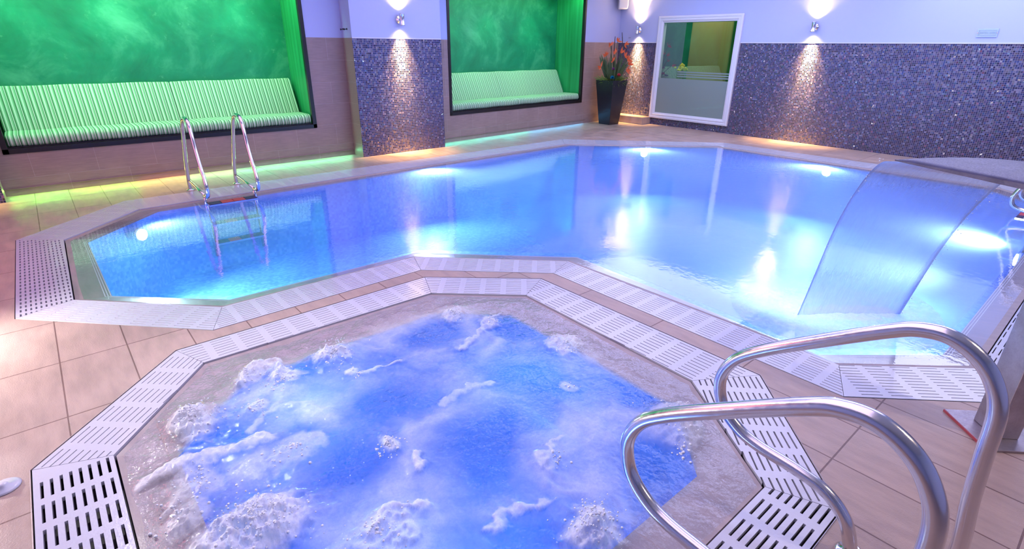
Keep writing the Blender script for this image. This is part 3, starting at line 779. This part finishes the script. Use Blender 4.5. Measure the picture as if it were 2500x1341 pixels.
# window: moulded white frame, glass, frosted film
def frame_profile(y0, y1, z0, z1, prof):
    """prof: (inset, x) pairs swept round the rectangle"""
    bm = BM(); loops = []
    for ins, x in prof:
        loops.append([bm.verts.new(p) for p in ((x, y0+ins, z0+ins), (x, y1-ins, z0+ins), (x, y1-ins, z1-ins), (x, y0+ins, z1-ins))])
    for A, B in zip(loops, loops[1:]):
        for k in range(4): bm.faces.new((A[k], A[(k+1) % 4], B[(k+1) % 4], B[k]))
    bmesh.ops.recalc_face_normals(bm, faces=bm.faces[:]); return bm
win = bpy.data.objects.new('window_1', None); COL.objects.link(win); tag(win, kind='structure')
obj('window_frame', frame_profile(5.645, 7.53, .142, 2.196, [(0, 10.56), (0, 10.505), (.012, 10.498), (.04, 10.498), (.046, 10.508), (.066, 10.508), (.072, 10.500), (.088, 10.502), (.094, 10.515), (.122, 10.525), (.126, 10.56), (.13, 10.62)]), 'white_frame', win)
bm = BM(); quad(bm, (10.54, 7.42, .26), (10.54, 5.76, .26), (10.54, 5.76, 2.08), (10.54, 7.42, 2.08)); obj('window_glass', bm, 'window_glass', win)
bm = BM()
quad(bm, (10.537, 7.41, .265), (10.537, 5.77, .265), (10.537, 5.77, .985), (10.537, 7.41, .985))
for z in (1.02, 1.065, 1.11): box(bm, 10.536, 10.5375, 5.77, 6.95, z, z+.026)
obj('frosted_film', bm, 'frosted_film', win)
# lit corridor behind the window
bm = BM()
quad(bm, (13.2, 8.6, 0), (13.2, 3.0, 0), (13.2, 3.0, CZ), (13.2, 8.6, CZ)); quad(bm, (10.6, 9.6, 0), (13.2, 9.6, 0), (13.2, 9.6, CZ), (10.6, 9.6, CZ))
quad(bm, (10.6, 3.0, 0), (13.2, 3.0, 0), (13.2, 3.0, CZ), (10.6, 3.0, CZ)); quad(bm, (10.56, 3, 0), (13.2, 3, 0), (13.2, 9.6, 0), (10.56, 9.6, 0))
tag(obj('wall_corridor', bm, 'green_paint'), kind='structure')
bm = BM(); box(bm, 11.6, 12.3, 6.42, 7.42, 0, CZ-.02)
tag(bevel(obj('wall_column', bm, 'tan_column'), .03), kind='structure')
area('corridor_light', (11.1, 6.9, 2.8), (12.0, 7.2, .8), .8, .8, 15, (.9, 1, .75))
# vase of yellow flowers in the corridor
v = thing('flower_vase', 'vase of yellow flowers seen through the window glass', 'vase', (11.2, 7.30, 0))
bm = BM(); lathe(bm, [(.10, 0), (.12, .02), (.05, .3), (.05, .8), (.09, 1.0), (.075, 1.12)], 20); obj('vase', bm, 'black_pot', v)
bm = BM()
for k in range(60):
    a = random.uniform(0, 6.28); q = random.uniform(0, .13); x, y, z = q*math.cos(a), q*math.sin(a)*1.1, 1.13+random.uniform(0, .14)*(1-q/.2)
    ico(bm, (x, y, z), random.uniform(.014, .028))
obj('blooms', bm, 'yellow_petal', v)

# ledge under the mosaic beside the planter
bm = BM(); box(bm, 10.24, 10.549, 7.51, 8.56, .0, .152); tag(bevel(obj('tiled_ledge', bm, 'ledge_tile'), .004), 'low tiled ledge under the mosaic between planter and window', 'ledge')

# wall lamps
def wall_lamp(x, y, z, nx, ny, label, pw=60):
    t = thing('wall_lamp', label, 'wall lamp', (x, y, z), math.atan2(ny, nx), 'chrome up and down wall lamps')
    bm = BM(); prof = [(.052, 0), (.052, .014), (.02, .02), (.02, .05)]
    seg = 20; rings = [[bm.verts.new((h, r*math.cos(6.2832*k/seg), r*math.sin(6.2832*k/seg))) for k in range(seg)] for r, h in prof]
    for A, B in zip(rings, rings[1:]):
        for k in range(seg): bm.faces.new((A[k], A[(k+1) % seg], B[(k+1) % seg], B[k])).smooth = True
    obj('wall_bracket', bm, 'lamp_metal', t)
    bm = BM(); lathe(bm, [(.028, .055), (.040, .075), (.045, .079), (.040, .07), (.036, 0), (.040, -.07), (.045, -.079), (.040, -.075), (.028, -.055)], 24, (.088, 0)); obj('shade', bm, 'lamp_metal', t)
    for s in (1, -1):
        bm = BM(); lathe(bm, [(.001, .0585*s), (.027, .0585*s), (.027, .057*s), (.001, .057*s)], 20, (.088, 0)); obj('lens', bm, 'warm_lens', t)
        p = (x+nx*.088, y+ny*.088, z+.082*s)
        spot('wall_lamp_light', p, (x+nx*.0, y+ny*.0, z+1.3*s), pw*(9.0 if s > 0 else 20), (1, .64, .20), 30, 1.0, .012)
        spot('wall_lamp_light', p, (x+nx*.0, y+ny*.0, z+1.3*s), pw*(6 if s > 0 else 8), (1, .60, .17), 62, 1.0, .012)
        spot('wall_lamp_spill', p, (x+nx*.05, y+ny*.05, z+2.0*s), pw*(.6 if s > 0 else .22), (1, .66, .38), 120, 1, .012)
wall_lamp(4.45, 7.80, 1.94, 0, -1, 'chrome wall lamp on the mosaic pier between the green niches')
wall_lamp(10.55, 8.035, 1.94, -1, 0, 'small chrome wall lamp above the planter, left of the window')
wall_lamp(10.55, 4.33, 1.94, -1, 0, 'chrome wall lamp on the long mosaic wall right of the window')
wall_lamp(-1.24, 7.80, 1.94, 0, -1, 'chrome wall lamp on the pier out of view at the left')

# coat hooks
def hook(x, y, z, nx, ny, label, mt='lamp_metal'):
    bm = BM(); 
    tube(bm, [(0, 0, 0), (.006, 0, 0)], .013, 14); tube(bm, [(.006, 0, 0), (.035, 0, -.004)], .005, 10); tube(bm, [(.035, 0, -.004), (.045, 0, -.005)], .012, 12)
    tag(obj('wall_hook', bm, mt, loc=(x, y, z), rot=math.atan2(ny, nx)), label, 'hook', 'coat hooks')
hook(10.55, 8.50, 1.79, -1, 0, 'small chrome hook above the planter, nearer the corner')
hook(10.55, 8.28, 1.79, -1, 0, 'small chrome hook beside the wall lamp left of the window')
hook(3.676, 8.05, 1.80, -1, 0, 'dark hook on the pier side, nearer the green niche', 'black_frame')
hook(3.676, 7.93, 1.80, -1, 0, 'dark hook on the pier side, nearer the mosaic', 'black_frame')

# loudspeaker in the corner
t = thing('loudspeaker', 'white loudspeaker mounted high in the corner above the planter', 'loudspeaker', (10.36, 8.40, 2.36), R(45))
bm = BM(); box(bm, -.13, .13, -.1, .1, 0, .34); bevel(obj('cabinet', bm, 'speaker_white', t), .02, 3)
bm = BM(); box(bm, -.11, .11, -.108, -.1, .05, .32); obj('grille', bm, 'white_frame', t)
bm = BM(); tube(bm, [(0, .1, .2), (0, .24, .2)], .02); obj('mount', bm, 'speaker_white', t)

# depth sign
t = thing('depth_sign', 'small clear acrylic depth sign screwed above the mosaic at far right', 'sign', (10.545, 1.97, 1.825))
bm = BM(); box(bm, -.012, -.006, -.118, .118, -.056, .056); bevel(obj('plaque', bm, 'acrylic', t), .001, 1)
bm = BM()
for a, b, c, d in ((-.098, .098, .030, .034), (-.098, .098, -.034, -.030), (-.098, -.095, -.034, .034), (.095, .098, -.034, .034)): box(bm, -.0135, -.0122, a, b, c, d)
obj('border', bm, 'sign_grey', t)
cu = bpy.data.curves.new('sign_text', 'FONT'); cu.body = 'DEPTH 0.9M'; cu.size = .036; cu.align_x = 'CENTER'; cu.align_y = 'CENTER'; cu.extrude = .0006
to = bpy.data.objects.new('lettering', cu); COL.objects.link(to); to.parent = t; to.location = (-.0135, 0, 0); to.rotation_euler = (R(90), 0, R(-90)); cu.materials.append(MATS['sign_grey'])
bpy.context.view_layer.update(); dg = bpy.context.evaluated_depsgraph_get(); lm = bpy.data.meshes.new_from_object(to.evaluated_get(dg)); lo = bpy.data.objects.new('lettering', lm); COL.objects.link(lo); lo.parent = t; lo.location = to.location; lo.rotation_euler = to.rotation_euler; bpy.data.objects.remove(to)
for s in (-1, 1):
    bm = BM(); tube(bm, [(-.004, s*.108, 0), (-.016, s*.108, 0)], .006, 12); obj('screw', bm, 'lamp_metal', t)

# ------------------------------------------------------------------ hot tub handrails
RP = [(.0, 0), (.0, .05), (.004, .25), (.024, .42), (.036, .57), (.046, .71), (.076, .79), (.124, .845), (.19, .877), (.26, .872), (.33, .838), (.5, .728), (.67, .612), (.76, .528), (.797, .43), (.772, .325), (.70, .258), (.61, .228), (.46, .214), (.36, .19), (.285, .125), (.247, .03), (.240, 0)]
def handrail(x, dy, label):
    t = thing('handrail', label, 'handrail', (x, dy, 0), 0, 'curved hot tub handrails')
    bm = BM(); tube(bm, catmull([(0, a, b) for a, b in RP], 7), .0225, 20); obj('rail', bm, 'rail_steel', t)
    for y in (0, .240):
        bm = BM(); lathe(bm, [(.048, 0), (.050, .002), (.050, .008), (.044, .014), (.030, .018), (.025, .03), (.0235, .032)], 28, (0, y)); f = obj('flange', bm, 'chrome', t)
        for k in range(3):
            bm = BM(); a = k*2.094+.5; lathe(bm, [(.006, .012), (.006, .018), (.003, .021)], 10, (.038*math.cos(a), y+.038*math.sin(a)))
            obj('screw', bm, 'black_frame', f)
    return t
handrail(1.75, 0, 'curved steel handrail farther from the camera, its loop standing higher')
handrail(1.185, .003, 'curved steel handrail nearest the camera, its loop over the foaming water')

# ------------------------------------------------------------------ pool ladders
LP = [(7.19, 0), (7.19, .10), (7.12, .30), (6.93, .62), (6.83, .78), (6.74, .852), (6.62, .872), (6.52, .845), (6.465, .74), (6.42, .56), (6.36, .40), (6.30, .28), (6.275, .19), (6.30, .115), (6.38, .082), (6.47, .075)]
def ladder(label, loc, rz, mirror=False):
    t = thing('pool_ladder', label, 'pool ladder', loc, rz, 'steel pool ladders')
    for sx in (-.255, .255):
        bm = BM(); tube(bm, catmull([(sx, y-6.7, z) for y, z in LP], 6), .0205, 16)
        tube(bm, [(sx, 7.17-6.7, .115), (sx, 6.80-6.7, .10), (sx, 6.47-6.7, .075)], .013, 12)
        tube(bm, [(sx, -.23, .075), (sx, -.22, .0), (sx, -.215, -.62)], .019, 14)
        o = obj('side_rail', bm, 'chrome', t)
        bm = BM(); lathe(bm, [(.045, 0), (.045, .006), (.03, .012), (.022, .016)], 24, (sx, .49)); obj('flange', bm, 'chrome', o)
    for k in range(3):
        z = -.004-.22*k; y0 = -.35; y1 = -.20
        bm = BM(); box(bm, -.25, .25, y0, y1, z-.02, z)
        for i in range(4):
            for q in range(2):
                x0 = -.245+i*.1225; box(bm, x0+.003, x0+.1195, y0+.006+q*.06, y0+.058+q*.06, z, z+.006, 1 if i in (0, 3) else (2 if i == 1 else 3))
        o = obj('tread', bm, ['chrome', 'tread_dark', 'tread_red', 'tread_red' if k == 0 else 'tread_dark'], t)
    return t
ladder('steel pool ladder in front of the long striped bench', (1.425, 6.70, 0), 0)
ladder('steel pool ladder at the right edge of the view, below the waterfall spout', (7.75, .33, 0), R(180))

# underwater lamps
for k, ((a, b), lb) in enumerate(zip(UW, ['round underwater light in the far pool wall below the mosaic pier', 'round underwater light in the diagonal far corner of the pool', 'round underwater light in the pool wall below the long mosaic wall',
        'round underwater light in the right pool wall beside the waterfall', 'round underwater light at the left end of the pool near the ladder', 'round underwater fill light, added unseen in the near pool wall beside the hot tub', 'round underwater fill light, added unseen in the near pool wall beyond the steel post'])):
    A_ = Vector(a); d = (Vector(b)-A_); d.z = 0; d.normalize()
    t = thing('underwater_lamp', lb, 'underwater light', A_-d*.035, math.atan2(d.y, d.x), 'round underwater pool lights')
    bm = BM(); tube(bm, [(0, 0, 0), (.03, 0, 0)], .07, 28); obj('bezel', bm, 'lamp_metal', t)
    bm = BM(); tube(bm, [(.031, 0, 0), (.04, 0, 0), (.046, 0, 0)], [.055, .055, .03], 28); obj('lens', bm, 'uw_lens', t)

# ------------------------------------------------------------------ steel waterfall
t = thing('waterfall_spout', 'tall steel waterfall spout with flat blade at the right of the pool', 'waterfall', (0, 0, 0))
c0 = Vector((2.961, .059)); n_ = Vector((.7071, .7071)); l_ = Vector((-.7071, .7071))
def P3(nn, ll, z): q = c0+n_*nn+l_*ll; return (q.x, q.y, z)
bm = BM()
def hull8(bm, pts):
    v = [bm.verts.new(p) for p in pts]
    for f in ((0, 1, 2, 3), (7, 6, 5, 4), (0, 4, 5, 1), (1, 5, 6, 2), (2, 6, 7, 3), (3, 7, 4, 0)): bm.faces.new([v[i] for i in f])
hull8(bm, [P3(a, b, z) for z in (.012, 1.03) for a, b in ((-.062, -.05), (.072, -.05), (.072, .05), (-.062, .05))])
bmesh.ops.recalc_face_normals(bm, faces=bm.faces[:]); bevel(obj('post', bm, 'brushed_steel', t), .004, 2)
bm = BM(); hull8(bm, [P3(a, b, z) for z in (.0, .012) for a, b in ((-.142, -.132), (.142, -.132), (.142, .132), (-.142, .132))])
bmesh.ops.recalc_face_normals(bm, faces=bm.faces[:]); bevel(obj('base_plate', bm, 'brushed_steel', t), .001, 1)
bm = BM(); hull8(bm, [P3(a, b, z) for z in (.0, .0115) for a, b in ((-.146, .132), (.142, .132), (.142, .137), (-.146, .137))]); bmesh.ops.recalc_face_normals(bm, faces=bm.faces[:]); obj('rubber_edge', bm, 'rubber_red', t)
# blade: a fan that leaves the post and widens to a level lip
LL = Vector((3.15, .826, 1.100)); LR = Vector((3.638, .313, 1.100))
K = 22; bm = BM(); rows = []
for k in range(K+1):
    tt = k/K; nn = -.066+(.66+.066)*tt; hl = .052+(.375-.052)*max(0, (tt-.06)/.94); hr = -.052-(.300-.052)*max(0, (tt-.06)/.94)
    z = 1.02+.08*math.sin(min(1, tt/.22)*math.pi/2); row = []
    for j in range(9):
        u = j/8; q = Vector(P3(nn, hl+(hr-hl)*u, z+.018*math.sin(math.pi*u)*min(1, tt*3))); row.append(q)
    rows.append((row, .022*(1-tt)+.006))
tv = [[bm.verts.new(p) for p in row] for row, th in rows]; bv = [[bm.verts.new(p-Vector((0, 0, th))) for p in row] for row, th in rows]
for k in range(K):
    for j in range(8):
        bm.faces.new((tv[k][j], tv[k+1][j], tv[k+1][j+1], tv[k][j+1])).smooth = True
        bm.faces.new((bv[k][j], bv[k][j+1], bv[k+1][j+1], bv[k+1][j])).smooth = True
    for j in (0, 8): bm.faces.new((tv[k][j], bv[k][j], bv[k+1][j], tv[k+1][j]))
for k in (0, K):
    for j in range(8): bm.faces.new((tv[k][j], tv[k][j+1], bv[k][j+1], bv[k][j]))
bmesh.ops.recalc_face_normals(bm, faces=bm.faces[:]); obj('blade', bm, 'dull_steel', t)
# falling water curtain
GLp = Vector((3.455, 1.16, -.012)); GRp = Vector((4.00, .734, -.012))
me = bpy.data.meshes.new('waterfall_curtain'); NU, NV = 60, 50; vs = []; fo = []; uvs = []
for i in range(NU+1):
    u = i/NU; L0 = LL.lerp(LR, u)-Vector((0, 0, .012)); G0 = GLp.lerp(GRp, u)
    for j in range(NV+1):
        s = j/NV
        wob = .006*math.sin(u*37+s*9)*s
        p = Vector((L0.x+(G0.x-L0.x)*s+wob*.6, L0.y+(G0.y-L0.y)*s-wob, L0.z+(G0.z-L0.z)*(.12*s+.88*s*s)))
        vs.append(tuple(p)); e = min(u, 1-u)
        ew = .018 if u < .5 else .035
        fo.append(.21+.6*math.exp(-(e/ew)**2)+.72*max(0, 1-s*2.4)+.35*max(0, s-.72)/.28); uvs.append((u, s))
fc = [(i*(NV+1)+j, (i+1)*(NV+1)+j, (i+1)*(NV+1)+j+1, i*(NV+1)+j+1) for i in range(NU) for j in range(NV)]
me.from_pydata(vs, [], fc); at = me.attributes.new('foam', 'FLOAT', 'POINT'); at.data.foreach_set('value', fo)
uvl = me.uv_layers.new(name='UVMap')
for lp in me.loops: uvl.data[lp.index].uv = uvs[lp.vertex_index]
for p in me.polygons: p.use_smooth = True
me.materials.append(MATS['curtain_water']); wc = bpy.data.objects.new('waterfall_curtain', me); COL.objects.link(wc)
tag(wc, 'thin curtain of water falling from the steel blade into the pool', 'water', kind='stuff')
# churned edge cords with drops, and foam where it lands
bm = BM()
for (La, Ga, rr, nd) in ((LL, GLp, .006, 30), (LR, GRp, .010, 170)):
    pl = []
    for j in range(41):
        s = j/40; pl.append(Vector((La.x+(Ga.x-La.x)*s, La.y+(Ga.y-La.y)*s, La.z-.012+(Ga.z-La.z)*(.12*s+.88*s*s))))
    for _ in range(nd):
        q = random.choice(pl[2:]); ico(bm, q+Vector((random.gauss(0, .010), random.gauss(0, .010), random.gauss(0, .02))), random.uniform(.001, .0032))
for f in bm.faces: f.smooth = True
tag(obj('waterfall_drops', bm, 'foam_white'), 'water drops along the edges of the falling curtain', 'spray', kind='stuff')
def land_field(X, Y):
    cx, cy = (GLp.x+GRp.x)/2, (GLp.y+GRp.y)/2; a = math.atan2(GRp.y-GLp.y, GRp.x-GLp.x)
    u = (X-cx)*math.cos(a)+(Y-cy)*math.sin(a); v = -(X-cx)*math.sin(a)+(Y-cy)*math.cos(a)
    d = np.sqrt((u/.40)**2+((v-.02)/.13)**2); sp = fbm(X*14, Y*14, 210, 4, .6)
    b = np.clip(1.25-d, 0, 1); f = np.clip(b*2.6*(.6+.8*(sp-.4)), 0, .95)
    wide = np.exp(-((u/.8)**2+(v/.45)**2)); f = np.maximum(f, wide*.62*(.45+sp))
    return .03*b*sp, f
xs = [(3.05+1.5*(math.cos(a)+1)/2, .45+1.25*(math.sin(a)+1)/2) for a in [k*math.pi/16 for k in range(32)]]
mat_water('landing_foam', (1, 1, 1), (.0, .0), (.6, .7, 1), .2, 12, 0.0, .1, foam=True, gloss=False)
lf = grid_mesh('waterfall_foam', 3.05, 4.6, .42, 1.75, .012, xs, land_field, -.0085, 'landing_foam')
tag(lf, 'pale foam where the waterfall meets the pool', 'foam', kind='stuff')

# ------------------------------------------------------------------ planter with flowers
t = thing('flower_planter', 'tall tapered black planter with orange bird of paradise flowers in the corner', 'planter', (9.76, 8.06, 0), R(0))
bm = BM(); b, tp, h = .155, .245, .93
v = [bm.verts.new(p) for p in ((-b, -b, 0), (b, -b, 0), (b, b, 0), (-b, b, 0), (-tp, -tp, h), (tp, -tp, h), (tp, tp, h), (-tp, tp, h), (-tp+.03, -tp+.03, h), (tp-.03, -tp+.03, h), (tp-.03, tp-.03, h), (-tp+.03, tp-.03, h), (-tp+.03, -tp+.03, h-.06), (tp-.03, -tp+.03, h-.06), (tp-.03, tp-.03, h-.06), (-tp+.03, tp-.03, h-.06))]
for f in ((0, 3, 2, 1), (12, 13, 14, 15)): bm.faces.new([v[i] for i in f])
for a in (0, 4, 8):
    for k in range(4): bm.faces.new((v[a+k], v[a+(k+1) % 4], v[a+4+(k+1) % 4], v[a+4+k]))
bmesh.ops.recalc_face_normals(bm, faces=bm.faces[:]); bevel(obj('pot', bm, 'black_pot', t), .006, 2)
def leaf(bm, p0, p1, w, sag=.0, mi=0):
    p0, p1 = Vector(p0), Vector(p1); d = p1-p0; side = d.cross(Vector((.3, .6, .2))).normalized(); N = 7; prev = None
    for k in range(N+1):
        s = k/N; c = p0+d*s-Vector((0, 0, sag*s*s)); ww = w*math.sin(math.pi*min(.98, .12+.86*s))
        a, b_ = bm.verts.new(c+side*ww), bm.verts.new(c-side*ww)
        if prev: bm.faces.new((prev[0], prev[1], b_, a)).material_index = mi
        prev = (a, b_)
bm = BM()
for k in range(260):
    a = random.uniform(0, 6.28); q = random.uniform(.05, .2); x, y = q*math.cos(a), q*math.sin(a)
    o = random.uniform(.08, .24); leaf(bm, (x, y, .88), (x+o*math.cos(a), y+o*math.sin(a), .98+random.uniform(-.1, .12)), .006, random.uniform(.02, .12))
obj('grass_leaves', bm, 'grass_green', t)
bm = BM()
for k in range(44):
    a = random.uniform(0, 6.28); x, y = .1*math.cos(a), .1*math.sin(a); o = random.uniform(.05, .25)
    leaf(bm, (x, y, .88), (x+o*math.cos(a), y+o*math.sin(a), random.uniform(1.15, 1.5)), random.uniform(.012, .03), .02)
obj('tall_leaves', bm, 'stem_green', t)
for (dx, dy, z, bx) in ((-.02, -.02, 1.80, .0), (.16, -.05, 1.88, .10), (.03, .1, 1.62, .05)):
    bm = BM(); tube(bm, catmull([(0, 0, .85), (bx*.9+.02, dy*.4, 1.25), (dx+bx*.4, dy, 1.6 if z > 1.7 else 1.4), (dx, dy, z)], 6), [.016-.010*i/18 for i in range(19)], 8); obj('branch', bm, 'brown_branch', t)
FL = [(-.24, -.1, 1.62, -40), (.0, -.08, 1.70, 20), (-.10, -.1, 1.45, -20), (.10, -.1, 1.48, 30), (.27, -.05, 1.64, 70), (.26, -.1, 1.40, 50), (.33, -.12, 1.32, 60), (.40, -.1, 1.24, 75), (-.50, -.1, 1.20, -80), (-.20, -.15, 1.30, -35), (.28, -.15, 1.12, 60), (-.3, -.05, 1.42, -60)]
for fx, fy, fz, an in FL:
    bm = BM(); tube(bm, catmull([(fx*.15, fy*.3, .86), (fx*.55, fy*.7, .86+(fz-.86)*.6), (fx, fy, fz)], 6), .006, 8)
    st = obj('flower_stem', bm, 'stem_green', t)
    bm = BM(); sx = math.sin(R(an))
    for k in range(6):
        a = R(an+random.uniform(-75, 75)); l = random.uniform(.07, .13)
        leaf(bm, (fx, fy, fz), (fx+l*math.sin(a), fy-random.uniform(0, .06), fz+l*math.cos(a)), .014)
    leaf(bm, (fx, fy, fz), (fx+sx*.14, fy-.03, fz+.015), .016, 0)
    obj('flower_petals', bm, 'orange_petal', st)
for nm, mt, x, y, z, r, lb in (('blue_bloom', 'blue_bloom', -.20, -.17, .98, .055, 'dark turquoise bloom'), ('red_bloom', 'red_petal', -.02, -.20, 1.03, .05, 'red bloom'), ('purple_bloom', 'purple_petal', -.13, -.12, 1.15, .045, 'purple bloom')):
    bm = BM()
    for k in range(40):
        a = random.uniform(0, 6.28); e = random.uniform(-.2, 1.5); dv = Vector((math.cos(a)*math.cos(e), math.sin(a)*math.cos(e), math.sin(e)))
        leaf(bm, Vector((x, y, z)), Vector((x, y, z))+dv*r, .012)
    obj(nm, bm, mt, t)['label'] = lb

# small things on the deck
bm = BM(); lathe(bm, [(.052, 0), (.054, .003), (.045, .009), (.018, .011), (.016, .018), (.010, .021), (.002, .022)], 36)
tag(obj('floor_button', bm, 'white_plastic', loc=(-.455, 2.49, .0)), 'round white button set in the floor at the left edge', 'floor button')
bm = BM()
lathe(bm, [(.17, -.80), (.17, -.792), (.155, -.789), (.15, -.795), (.12, -.795), (.115, -.789), (.10, -.789), (.095, -.795), (.07, -.795), (.065, -.787), (.01, -.786)], 40, (1.10, 5.35))
tag(obj('pool_drain', bm, 'pool_mosaic'), 'round drain cover with rings on the pool floor at the left end', 'drain cover')

# low floor lamp standing left of the view
t = thing('floor_lamp', 'low floor lamp standing on the deck left of the view', 'lamp', (-1.26, 3.97, 0), R(-30))
bm = BM(); lathe(bm, [(.09, 0), (.09, .012), (.02, .018), (.016, .30)], 24); obj('stand', bm, 'black_frame', t)
bm = BM(); tube(bm, [(-.10, 0, .36), (.0, 0, .36), (.012, 0, .36)], [.05, .06, .06], 24); obj('lamp_head', bm, 'black_frame', t)
bm = BM(); tube(bm, [(.0125, 0, .36), (.014, 0, .36)], .05, 24); obj('lens', bm, 'warm_lens', t)
